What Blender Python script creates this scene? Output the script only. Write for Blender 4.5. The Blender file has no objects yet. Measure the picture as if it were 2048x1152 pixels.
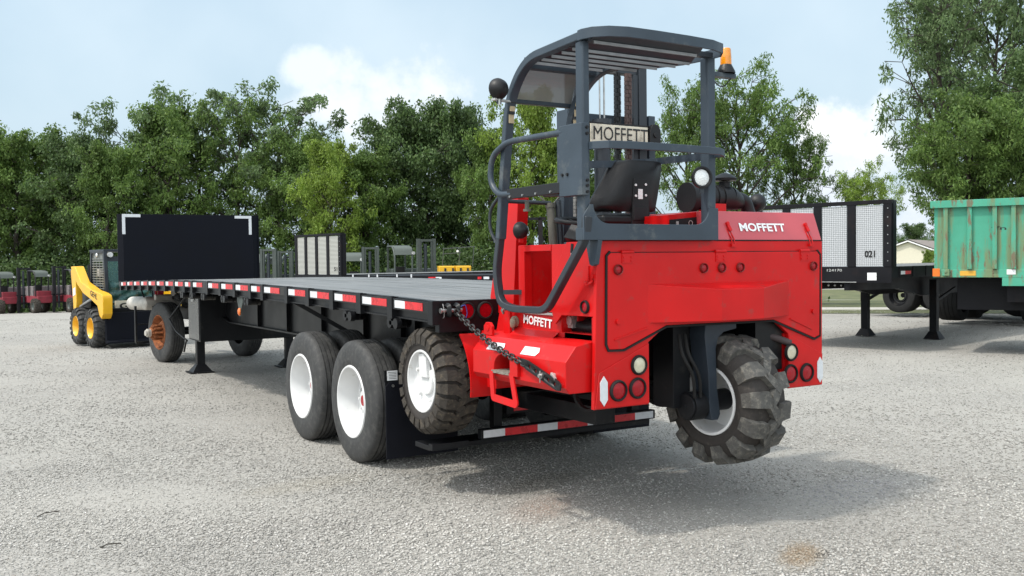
import bpy, bmesh, math, random
import numpy as np
from mathutils import Vector, Matrix, Euler
from math import radians as R, sin, cos, pi
random.seed(7); rng = np.random.default_rng(7)
scene = bpy.context.scene
COL = scene.collection

# ------------------------------------------------------------------ helpers
def tag(o, label=None, cat=None, group=None, kind=None):
    if label: o['label'] = label
    if cat: o['category'] = cat
    if group: o['group'] = group
    if kind: o['kind'] = kind
    return o
def empty(name, loc=(0, 0, 0), rz=0, parent=None, label=None, cat=None, group=None):
    o = bpy.data.objects.new(name, None); COL.objects.link(o)
    o.empty_display_size = .2
    o.location = loc; o.rotation_euler = (0, 0, rz)
    if parent: o.parent = parent
    return tag(o, label, cat, group)

class MB:
    def __init__(s): s.v = []; s.f = []; s.mi = []; s.m = 0; s.T = None
    def _add(s, vs, fs):
        b = len(s.v)
        if s.T is not None: vs = [tuple(s.T @ Vector(p)) for p in vs]
        s.v += [tuple(p) for p in vs]
        for f in fs: s.f.append([b + i for i in f]); s.mi.append(s.m)
        return s
    def box(s, x0, x1, y0, y1, z0, z1):
        vs = [(x, y, z) for z in (z0, z1) for y in (y0, y1) for x in (x0, x1)]
        return s._add(vs, [(0, 2, 3, 1), (4, 5, 7, 6), (0, 1, 5, 4), (2, 6, 7, 3), (0, 4, 6, 2), (1, 3, 7, 5)])
    def bar(s, p0, p1, w, h=None, up=(0, 0, 1)):
        h = h or w; p0 = Vector(p0); p1 = Vector(p1); d = (p1 - p0)
        if d.length < 1e-6: return s
        d.normalize(); up = Vector(up)
        if abs(d.dot(up)) > .98: up = Vector((0, 1, 0))
        a = d.cross(up).normalized(); b = a.cross(d).normalized()
        vs = []
        for p in (p0, p1):
            for i, j in ((-1, -1), (1, -1), (1, 1), (-1, 1)): vs.append(p + a * (w / 2 * i) + b * (h / 2 * j))
        return s._add(vs, [(0, 3, 2, 1), (4, 5, 6, 7), (0, 1, 5, 4), (1, 2, 6, 5), (2, 3, 7, 6), (3, 0, 4, 7)])
    def prism(s, poly, axis, a, b):
        # poly list of 2-D points in the two remaining axes (in x,y,z order); extruded from a to b along axis
        def P(p, t):
            q = list(p); q.insert(axis, t); return tuple(q)
        ar = sum(poly[i][0] * poly[(i + 1) % len(poly)][1] - poly[(i + 1) % len(poly)][0] * poly[i][1] for i in range(len(poly)))
        if axis == 1: ar = -ar
        if ar < 0: poly = poly[::-1]
        if a > b: a, b = b, a
        n = len(poly); vs = [P(p, a) for p in poly] + [P(p, b) for p in poly]
        fs = [tuple(range(n - 1, -1, -1)), tuple(range(n, 2 * n))]
        fs += [(i, (i + 1) % n, n + (i + 1) % n, n + i) for i in range(n)]
        return s._add(vs, fs)
    def cyl(s, p0, p1, r, r1=None, n=20, cap=True):
        r1 = r if r1 is None else r1
        p0 = Vector(p0); p1 = Vector(p1); d = (p1 - p0).normalized()
        a = d.orthogonal().normalized(); b = d.cross(a)
        vs = [p + (a * cos(2 * pi * i / n) + b * sin(2 * pi * i / n)) * rr for p, rr in ((p0, r), (p1, r1)) for i in range(n)]
        fs = [(i, (i + 1) % n, n + (i + 1) % n, n + i) for i in range(n)]
        if cap: fs += [tuple(range(n - 1, -1, -1)), tuple(range(n, 2 * n))]
        return s._add(vs, fs)
    def lathe(s, prof, o=(0, 0, 0), ax=(1, 0, 0), n=48, closed=False, a0=0, a1=2 * pi):
        o = Vector(o); d = Vector(ax).normalized()
        a = Vector((0, 0, 1)) if abs(d.z) < .9 else Vector((1, 0, 0))
        a = (a - d * a.dot(d)).normalized(); b = d.cross(a)
        full = abs(a1 - a0 - 2 * pi) < 1e-6; m = n if full else n + 1; k = len(prof)
        vs = []
        for i in range(m):
            t = a0 + (a1 - a0) * i / n; e = a * cos(t) + b * sin(t)
            for x, r in prof: vs.append(o + d * x + e * r)
        fs = []
        for i in range(n):
            i2 = (i + 1) % m
            for j in range(k if closed else k - 1):
                j2 = (j + 1) % k; fs.append((i * k + j, i * k + j2, i2 * k + j2, i2 * k + j))
        return s._add(vs, fs)
    def sphere(s, c, r, n=16, sc=(1, 1, 1)):
        vs = []; m = n // 2
        for j in range(m + 1):
            t = pi * j / m
            for i in range(n):
                p = 2 * pi * i / n; vs.append((c[0] + r * sc[0] * sin(t) * cos(p), c[1] + r * sc[1] * sin(t) * sin(p), c[2] + r * sc[2] * cos(t)))
        fs = [(j * n + i, (j + 1) * n + i, (j + 1) * n + (i + 1) % n, j * n + (i + 1) % n) for j in range(m) for i in range(n)]
        return s._add(vs, fs)
    def tube(s, pts, r, n=10, closed=False, sq=None):
        # round tube (or rectangular when sq=(w,h)) along pts with mitred corners
        P = [Vector(p) for p in pts]; k = len(P); vs = []; up0 = None
        tang = []
        for i in range(k):
            a = P[i] - P[i - 1] if (i > 0 or closed) else P[1] - P[0]
            b = P[(i + 1) % k] - P[i] if (i < k - 1 or closed) else P[i] - P[i - 1]
            t = a.normalized() + b.normalized(); tang.append((t.normalized() if t.length > 1e-6 else a.normalized(), a.normalized().dot(b.normalized())))
        up = None; npt = 4 if sq else n
        for i in range(k):
            t, dt = tang[i]
            if up is None: up = t.orthogonal().normalized() if sq is None else (Vector(sq[2]) if len(sq) > 2 else t.orthogonal())
            up = (up - t * up.dot(t)).normalized()
            side = t.cross(up); sc = 1.0
            for q in range(npt):
                if sq:
                    e = (up * (sq[1] / 2 * (1 if q in (0, 1) else -1)) + side * (sq[0] / 2 * (1 if q in (1, 2) else -1)))
                else:
                    an = 2 * pi * q / n; e = (up * cos(an) + side * sin(an)) * r
                vs.append(P[i] + e)
        fs = []
        for i in range(k if closed else k - 1):
            i2 = (i + 1) % k
            for q in range(npt): fs.append((i * npt + q, i * npt + (q + 1) % npt, i2 * npt + (q + 1) % npt, i2 * npt + q))
        if not closed: fs += [tuple(range(npt - 1, -1, -1)), tuple(range((k - 1) * npt, k * npt))]
        return s._add(vs, fs)
    def quad(s, a, b, c, d): return s._add([a, b, c, d], [(0, 1, 2, 3)])
    def mesh(s, name):
        me = bpy.data.meshes.new(name); me.from_pydata([tuple(map(float, p)) for p in s.v], [], s.f)
        return me
    def build(s, name, mats, parent=None, bevel=0.0, smooth=35, label=None, fn=None, seg=2):
        if fn: s.v = [fn(p) for p in s.v]
        me = s.mesh(name)
        if not isinstance(mats, (list, tuple)): mats = [mats]
        for m in mats: me.materials.append(m)
        me.polygons.foreach_set('material_index', s.mi)
        bm = bmesh.new(); bm.from_mesh(me); bmesh.ops.recalc_face_normals(bm, faces=bm.faces); bm.to_mesh(me); bm.free()
        if smooth:
            me.polygons.foreach_set('use_smooth', [True] * len(me.polygons))
            me.set_sharp_from_angle(angle=R(smooth))
        o = bpy.data.objects.new(name, me); COL.objects.link(o)
        if parent: o.parent = parent
        if bevel:
            b = o.modifiers.new('b', 'BEVEL'); b.width = bevel; b.segments = seg; b.limit_method = 'ANGLE'; b.angle_limit = R(40); b.harden_normals = True
        if label: o['label'] = label
        return o

def arc(c, r, a0, a1, n, f):  # list of points in a plane given by f(u,v)
    return [f(c[0] + r * cos(R(a0 + (a1 - a0) * i / n)), c[1] + r * sin(R(a0 + (a1 - a0) * i / n))) for i in range(n + 1)]
def fillet(pts, r, n=5):
    out = [Vector(pts[0])]
    for i in range(1, len(pts) - 1):
        p = Vector(pts[i]); a = Vector(pts[i - 1]) - p; b = Vector(pts[i + 1]) - p
        rr = min(r, a.length * .49, b.length * .49); p0 = p + a.normalized() * rr; p1 = p + b.normalized() * rr
        for k in range(n + 1):
            t = k / n; out.append(p0 * (1 - t) ** 2 + p * 2 * t * (1 - t) + p1 * t ** 2)
    out.append(Vector(pts[-1])); return out

def text(name, s, width, mat, parent, M, ext=.0015, offset=0.0, shear=0.0, height=None):
    cu = bpy.data.curves.new(name, 'FONT'); cu.body = s; cu.size = 1; cu.offset = offset; cu.shear = shear; cu.align_x = 'LEFT'
    cu.extrude = 0.0; cu.resolution_u = 3
    t = bpy.data.objects.new(name + '_tmp', cu); COL.objects.link(t)
    dg = bpy.context.evaluated_depsgraph_get(); dg.update()
    me = bpy.data.meshes.new_from_object(t.evaluated_get(dg))
    bpy.data.objects.remove(t); bpy.data.curves.remove(cu)
    xs = [v.co.x for v in me.vertices]; ys = [v.co.y for v in me.vertices]
    x0, x1, y0, y1 = min(xs), max(xs), min(ys), max(ys); k = width / (x1 - x0); ky = (height / (y1 - y0)) if height else k
    for v in me.vertices: v.co = Vector(((v.co.x - (x0 + x1) / 2) * k, (v.co.y - (y0 + y1) / 2) * ky, ext))
    me.transform(M); me.materials.clear(); me.materials.append(mat); me.name = name
    o = bpy.data.objects.new(name, me); COL.objects.link(o); o.parent = parent
    return o
def frame(o, x, y):
    x = Vector(x).normalized(); y = Vector(y); y = (y - x * y.dot(x)).normalized(); z = x.cross(y)
    M = Matrix((x, y, z)).transposed().to_4x4(); M.translation = Vector(o); return M

def copy_tree(o, parent=None):
    c = o.copy(); COL.objects.link(c); c.parent = parent
    for ch in list(o.children): copy_tree(ch, c)
    return c

# ------------------------------------------------------------------ materials
def mat(name, base, rough=.5, metal=0.0, var=0.0, scale=6.0, bump=0.0, bscale=60.0, dirt=None, dirt_amt=0.0, dscale=3.0, coat=0.0, spec=.5, sub=None):
    m = bpy.data.materials.new(name); m.use_nodes = True; nt = m.node_tree; N = nt.nodes; L = nt.links
    b = N['Principled BSDF']; b.inputs['Base Color'].default_value = (*base, 1); b.inputs['Roughness'].default_value = rough
    b.inputs['Metallic'].default_value = metal; b.inputs['Coat Weight'].default_value = coat; b.inputs['Specular IOR Level'].default_value = spec
    tc = N.new('ShaderNodeTexCoord'); out = None
    if var or dirt:
        n = N.new('ShaderNodeTexNoise'); n.inputs['Scale'].default_value = scale; n.inputs['Detail'].default_value = 6; L.new(tc.outputs['Object'], n.inputs['Vector'])
        mr = N.new('ShaderNodeMapRange'); mr.inputs[1].default_value = .3; mr.inputs[2].default_value = .7; mr.inputs[3].default_value = 1 - var; mr.inputs[4].default_value = 1 + var
        L.new(n.outputs[0], mr.inputs[0])
        mx = N.new('ShaderNodeVectorMath'); mx.operation = 'SCALE'; mx.inputs[0].default_value = base; L.new(mr.outputs[0], mx.inputs['Scale']); out = mx.outputs[0]
        rr = N.new('ShaderNodeMapRange'); rr.inputs[1].default_value = .3; rr.inputs[2].default_value = .7; rr.inputs[3].default_value = max(.02, rough - .08); rr.inputs[4].default_value = min(1, rough + .1)
        L.new(n.outputs[0], rr.inputs[0]); L.new(rr.outputs[0], b.inputs['Roughness'])
        if dirt:
            n2 = N.new('ShaderNodeTexNoise'); n2.inputs['Scale'].default_value = dscale; n2.inputs['Detail'].default_value = 9; n2.inputs['Roughness'].default_value = .7; L.new(tc.outputs['Object'], n2.inputs['Vector'])
            mr2 = N.new('ShaderNodeMapRange'); mr2.inputs[1].default_value = .62 - .25 * dirt_amt; mr2.inputs[2].default_value = .72; L.new(n2.outputs[0], mr2.inputs[0])
            mm = N.new('ShaderNodeMix'); mm.data_type = 'RGBA'; L.new(mr2.outputs[0], mm.inputs[0]); L.new(out, mm.inputs[6]); mm.inputs[7].default_value = (*dirt, 1); out = mm.outputs[2]
        L.new(out, b.inputs['Base Color'])
    if bump:
        n3 = N.new('ShaderNodeTexNoise'); n3.inputs['Scale'].default_value = bscale; n3.inputs['Detail'].default_value = 4; L.new(tc.outputs['Object'], n3.inputs['Vector'])
        bp = N.new('ShaderNodeBump'); bp.inputs['Strength'].default_value = bump; bp.inputs['Distance'].default_value = .01; L.new(n3.outputs[0], bp.inputs['Height']); L.new(bp.outputs[0], b.inputs['Normal'])
    return m
RED = mat('red_paint', (.52, .0055, .006), .38, var=.11, scale=2.6, bump=.22, bscale=3.2, dirt=(.34, .035, .03), dirt_amt=.16, dscale=11, coat=.12, spec=.22)
REDH = mat('red_paint_sky_glare', (.46, .068, .080), .33, var=.08, scale=2.5, bump=.03, bscale=12, coat=.3)  # hood red paled: sky glare on the slope put into the base colour
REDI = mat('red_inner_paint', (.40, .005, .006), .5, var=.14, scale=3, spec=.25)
CAGE = mat('slate_grey_paint', (.038, .053, .070), .42, spec=.35, var=.14, scale=5, bump=.05, bscale=30, dirt=(.11, .12, .12), dirt_amt=.2)
CAGED = mat('dark_slate_paint', (.022, .028, .036), .45, var=.15, scale=5)
BLK = mat('black_paint', (.007, .0075, .009), .42, var=.3, scale=3, dirt=(.03, .028, .025), dirt_amt=.2, dscale=4, spec=.25)
NAVY = mat('blue_black_plywood', (.0055, .0065, .0105), .7, spec=.12, var=.18, scale=2.2, bump=.06, bscale=20)
BLKG = mat('black_frame_enamel', (.006, .0063, .0075), .38, var=.3, scale=2, dirt=(.045, .042, .036), dirt_amt=.3, dscale=2, spec=.28)
RUB = mat('rubber', (.014, .014, .014), .75, spec=.25, var=.25, scale=8, bump=.2, bscale=50)
TYR = mat('tyre_rubber', (.033, .033, .033), .68, var=.25, scale=5, bump=.25, bscale=40, dirt=(.075, .073, .068), dirt_amt=.55, dscale=16)
TYM = mat('muddy_lug_rubber', (.040, .034, .028), .8, var=.3, scale=22, bump=.4, bscale=60, dirt=(.13, .105, .075), dirt_amt=.4, dscale=28, spec=.35)
TYS = mat('brown_sidewall_rubber', (.036, .031, .028), .7, var=.2, scale=4, bump=.15, bscale=50, dirt=(.07, .06, .05), dirt_amt=.3, dscale=30, spec=.35)
TYW = mat('worn_lug_rubber', (.075, .072, .066), .85, var=.25, scale=25, bump=.5, bscale=60, dirt=(.20, .185, .155), dirt_amt=.5, dscale=26)
WHT = mat('white_wheel_enamel', (.66, .66, .655), .35, var=.05, scale=6, dirt=(.5, .48, .44), dirt_amt=.1, dscale=8)
RUST = mat('rusty_rim', (.33, .11, .035), .8, var=.5, scale=12, bump=.4, dirt=(.10, .03, .012), dirt_amt=.9, dscale=9)
ALU = mat('dull_aluminium', (.50, .50, .48), .42, metal=.6, var=.2, scale=10)
STEEL = mat('bare_steel', (.45, .45, .44), .35, metal=.9, var=.2, scale=15)
CHAINM = mat('oiled_chain_steel', (.06, .058, .056), .32, metal=.7, var=.4, scale=30)
PLASTIC = mat('black_plastic', (.008, .008, .009), .42, spec=.35, var=.2, bump=.1, bscale=90)
TAPEW = mat('white_reflective_tape', (.62, .64, .66), .35, var=.06, scale=40)
TAPER = mat('red_reflective_tape', (.55, .012, .018), .3, var=.25, scale=14)
LENSR = mat('red_lens', (.30, .003, .009), .2, coat=.15, spec=.3, var=.15, scale=40)
LENSW = mat('cream_lens', (.55, .52, .38), .18, coat=.6, var=.12, scale=40)
LENSC = mat('clear_lens', (.78, .79, .78), .08, metal=.4, coat=.8, bump=.4, bscale=160)
AMB = mat('amber_lens', (.95, .34, .01), .12, coat=.5, var=.2, scale=30)
AMB.node_tree.nodes['Principled BSDF'].inputs['Transmission Weight'].default_value = .35
CREAM = mat('cream_sign', (.66, .62, .50), .5, var=.15, scale=8, dirt=(.16, .13, .09), dirt_amt=.5, dscale=7)
LETB = mat('black_lettering', (.012, .012, .012), .5)
LETW = mat('white_lettering', (.80, .80, .80), .4)
YEL = mat('yellow_paint', (.74, .40, .012), .38, var=.06, scale=4, coat=.2)
TANK = mat('dusty_tank_aluminium', (.52, .49, .44), .5, metal=.25, var=.2, scale=7)
GREYF = mat('grey_green_paint', (.050, .062, .056), .5, var=.15)
OLIVE = mat('olive_cylinder_paint', (.10, .095, .075), .5, var=.2)
def glass_mat(name, col, a=.25, rough=.03):
    m = bpy.data.materials.new(name); m.use_nodes = True; b = m.node_tree.nodes['Principled BSDF']
    b.inputs['Base Color'].default_value = (*col, 1); b.inputs['Roughness'].default_value = rough; b.inputs['Alpha'].default_value = a; b.inputs['Specular IOR Level'].default_value = .8
    return m
FORKM = mat('shaded_slate_fork_paint', (.026, .035, .047), .45, var=.15, spec=.3)  # cage slate darkened: shade on the fork leg put into the colour
GLASS = glass_mat('tinted_glass', (.10, .20, .19), .55)
VISOR = glass_mat('hazed_visor', (.20, .20, .185), .93, .35)

# deck planks
def deck_mat():
    m = mat('weathered_deck_boards', (.165, .165, .163), .45, var=.3, scale=2.0, dirt=(.06, .06, .058), dirt_amt=.55, dscale=1.4)
    nt = m.node_tree; N = nt.nodes; L = nt.links
    for n in N:
        if n.type == 'TEX_NOISE':
            mp = N.new('ShaderNodeMapping'); mp.inputs['Scale'].default_value = (6, .35, 1)
            L.new([x for x in N if x.type == 'TEX_COORD'][0].outputs['Object'], mp.inputs['Vector']); L.new(mp.outputs[0], n.inputs['Vector'])
    return m
DECK = deck_mat()

# ------------------------------------------------------------------ camera
r_ = Vector((0.85260451, -0.52242587, -0.01169442)); u_ = Vector((0.02476937, 0.01804955, 0.99953024)); w_ = Vector((0.52196937, 0.85249365, -0.02832929))
CP = Vector((-3.0159, -5.9973, 1.6772)); FPX = 1928.276
cam = bpy.data.cameras.new('camera'); co = bpy.data.objects.new('camera', cam); COL.objects.link(co)
M = Matrix((r_, u_, -w_)).transposed().to_4x4(); M.translation = CP; co.matrix_world = M
cam.sensor_width = 36; cam.lens = FPX / 2048 * 36; cam.clip_end = 3000; cam.clip_start = .05
scene.camera = co
def at(px, py, dep):
    return CP + (r_ * ((px - 1024) / FPX) - u_ * ((py - 576) / FPX) + w_) * dep

# ------------------------------------------------------------------ light
SUN = Vector((-.63, .06, 1)).normalized()
el = math.asin(SUN.z); az = math.atan2(SUN.x, SUN.y)
sd = bpy.data.lights.new('sun', 'SUN'); so = bpy.data.objects.new('sun', sd); COL.objects.link(so)
sd.energy = 2.5; sd.angle = R(3.0); sd.color = (1, .95, .87); so.rotation_euler = SUN.to_track_quat('Z', 'Y').to_euler()
W = bpy.data.worlds.new('World'); scene.world = W; W.use_nodes = True
nt = W.node_tree; N = nt.nodes; L = nt.links; N.clear()
out = N.new('ShaderNodeOutputWorld'); bg = N.new('ShaderNodeBackground'); L.new(bg.outputs[0], out.inputs[0]); bg.inputs['Strength'].default_value = .13
sky = N.new('ShaderNodeTexSky'); sky.sky_type = 'NISHITA'; sky.sun_disc = False; sky.sun_elevation = el; sky.sun_rotation = az; sky.air_density = 1.6; sky.dust_density = 3.0; sky.ozone_density = 1.5; sky.altitude = 200
tc = N.new('ShaderNodeTexCoord')
def cloud(px, py, sx, sy, thr, seed, rot=0):
    c = (r_ * ((px - 1024) / FPX) - u_ * ((py - 576) / FPX) + w_).normalized()
    hx = Vector((c.y, -c.x, 0)).normalized(); vz = hx.cross(c).normalized()
    if vz.z < 0: vz = -vz
    nz = N.new('ShaderNodeTexNoise'); nz.inputs['Scale'].default_value = 22; nz.inputs['Detail'].default_value = 8; nz.inputs['Roughness'].default_value = .58
    mp = N.new('ShaderNodeMapping'); mp.inputs['Location'].default_value = (seed, seed * 2, 0); L.new(tc.outputs['Generated'], mp.inputs['Vector']); L.new(mp.outputs[0], nz.inputs['Vector'])
    def dot(v, s):
        d = N.new('ShaderNodeVectorMath'); d.operation = 'DOT_PRODUCT'; L.new(tc.outputs['Generated'], d.inputs[0]); d.inputs[1].default_value = v
        q = N.new('ShaderNodeMath'); q.operation = 'DIVIDE'; L.new(d.outputs['Value'], q.inputs[0]); q.inputs[1].default_value = s; return q
    a = dot(hx, sx); b = N.new('ShaderNodeVectorMath'); b.operation = 'SUBTRACT'; L.new(tc.outputs['Generated'], b.inputs[0]); b.inputs[1].default_value = c
    d2 = N.new('ShaderNodeVectorMath'); d2.operation = 'DOT_PRODUCT'; L.new(b.outputs[0], d2.inputs[0]); d2.inputs[1].default_value = vz
    dv = N.new('ShaderNodeMath'); dv.operation = 'DIVIDE'; L.new(d2.outputs['Value'], dv.inputs[0]); dv.inputs[1].default_value = sy
    # flatter towards the base, domed at the top
    p1 = N.new('ShaderNodeMath'); p1.operation = 'POWER'; ab = N.new('ShaderNodeMath'); ab.operation = 'ABSOLUTE'; L.new(a.outputs[0], ab.inputs[0]); L.new(ab.outputs[0], p1.inputs[0]); p1.inputs[1].default_value = 2
    p2 = N.new('ShaderNodeMath'); p2.operation = 'POWER'; ab2 = N.new('ShaderNodeMath'); ab2.operation = 'ABSOLUTE'; L.new(dv.outputs[0], ab2.inputs[0]); L.new(ab2.outputs[0], p2.inputs[0]); p2.inputs[1].default_value = 2
    sm = N.new('ShaderNodeMath'); sm.operation = 'ADD'; L.new(p1.outputs[0], sm.inputs[0]); L.new(p2.outputs[0], sm.inputs[1])
    inv = N.new('ShaderNodeMath'); inv.operation = 'SUBTRACT'; inv.inputs[0].default_value = 1.0; L.new(sm.outputs[0], inv.inputs[1])
    n2 = N.new('ShaderNodeMath'); n2.operation = 'MULTIPLY_ADD'; L.new(nz.outputs[0], n2.inputs[0]); n2.inputs[1].default_value = 3.2; n2.inputs[2].default_value = -1.75
    ad = N.new('ShaderNodeMath'); ad.operation = 'ADD'; L.new(inv.outputs[0], ad.inputs[0]); L.new(n2.outputs[0], ad.inputs[1])
    mr = N.new('ShaderNodeMapRange'); mr.interpolation_type = 'SMOOTHSTEP'; L.new(ad.outputs[0], mr.inputs[0]); mr.inputs[1].default_value = thr; mr.inputs[2].default_value = thr + 1.1
    # only the side of the sphere facing the cloud
    fr = N.new('ShaderNodeVectorMath'); fr.operation = 'DOT_PRODUCT'; L.new(tc.outputs['Generated'], fr.inputs[0]); fr.inputs[1].default_value = c
    g = N.new('ShaderNodeMath'); g.operation = 'GREATER_THAN'; L.new(fr.outputs['Value'], g.inputs[0]); g.inputs[1].default_value = .2
    mu = N.new('ShaderNodeMath'); mu.operation = 'MULTIPLY'; L.new(mr.outputs[0], mu.inputs[0]); L.new(g.outputs[0], mu.inputs[1])
    return mu.outputs[0]
hz = N.new('ShaderNodeMix'); hz.data_type = 'RGBA'; hz.inputs[0].default_value = .8; L.new(sky.outputs[0], hz.inputs[6]); hz.inputs[7].default_value = (4.6, 5.9, 6.95, 1)
cur = hz.outputs[2]
# thin haze veil broken by broad noise
nzv = N.new('ShaderNodeTexNoise'); nzv.inputs['Scale'].default_value = 3.0; nzv.inputs['Detail'].default_value = 5; L.new(tc.outputs['Generated'], nzv.inputs['Vector'])
mrv = N.new('ShaderNodeMapRange'); mrv.inputs[1].default_value = .42; mrv.inputs[2].default_value = .72; mrv.inputs[4].default_value = .45; L.new(nzv.outputs[0], mrv.inputs[0])
for fac, colr in ((mrv.outputs[0], (7.0, 7.8, 8.3, 1)), (cloud(765, 200, .100, .052, -.15, 3.1), (6.9, 7.4, 7.8, 1)), (cloud(612, 135, .030, .026, -.1, 5.5), (6.6, 7.3, 7.7, 1)), (cloud(1690, 285, .062, .052, -.25, 7.7), (8.3, 8.5, 8.6, 1)), (cloud(1735, 380, .10, .08, .0, 9.1), (6.3, 6.8, 7.5, 1))):
    mx = N.new('ShaderNodeMix'); mx.data_type = 'RGBA'; L.new(fac, mx.inputs[0]); L.new(cur, mx.inputs[6]); mx.inputs[7].default_value = colr; cur = mx.outputs[2]
# bright hazy aureole round the sun
gd_ = N.new('ShaderNodeVectorMath'); gd_.operation = 'DOT_PRODUCT'; L.new(tc.outputs['Generated'], gd_.inputs[0]); gd_.inputs[1].default_value = SUN
gm = N.new('ShaderNodeMath'); gm.operation = 'MAXIMUM'; L.new(gd_.outputs['Value'], gm.inputs[0]); gm.inputs[1].default_value = 0
gp_ = N.new('ShaderNodeMath'); gp_.operation = 'POWER'; L.new(gm.outputs[0], gp_.inputs[0]); gp_.inputs[1].default_value = 5
gs = N.new('ShaderNodeVectorMath'); gs.operation = 'SCALE'; gs.inputs[0].default_value = (17, 16.4, 15.6); L.new(gp_.outputs[0], gs.inputs['Scale'])
ga = N.new('ShaderNodeVectorMath'); ga.operation = 'ADD'; L.new(cur, ga.inputs[0]); L.new(gs.outputs[0], ga.inputs[1])
# broad fill glow added to the unseen sky behind the camera, lifts rear faces
bd = N.new('ShaderNodeVectorMath'); bd.operation = 'DOT_PRODUCT'; L.new(tc.outputs['Generated'], bd.inputs[0]); bd.inputs[1].default_value = Vector((-.35, -.85, .40)).normalized()
bm_ = N.new('ShaderNodeMath'); bm_.operation = 'MAXIMUM'; L.new(bd.outputs['Value'], bm_.inputs[0]); bm_.inputs[1].default_value = 0
bp_ = N.new('ShaderNodeMath'); bp_.operation = 'POWER'; L.new(bm_.outputs[0], bp_.inputs[0]); bp_.inputs[1].default_value = 2.2
bs = N.new('ShaderNodeVectorMath'); bs.operation = 'SCALE'; bs.inputs[0].default_value = (7.2, 7.0, 6.7); L.new(bp_.outputs[0], bs.inputs['Scale'])
bb_ = N.new('ShaderNodeVectorMath'); bb_.operation = 'ADD'; L.new(ga.outputs[0], bb_.inputs[0]); L.new(bs.outputs[0], bb_.inputs[1])
L.new(bb_.outputs[0], bg.inputs['Color'])
scene.view_settings.view_transform = 'Standard'; scene.view_settings.look = 'None'; scene.view_settings.gamma = 1; scene.view_settings.exposure = .15

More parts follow.
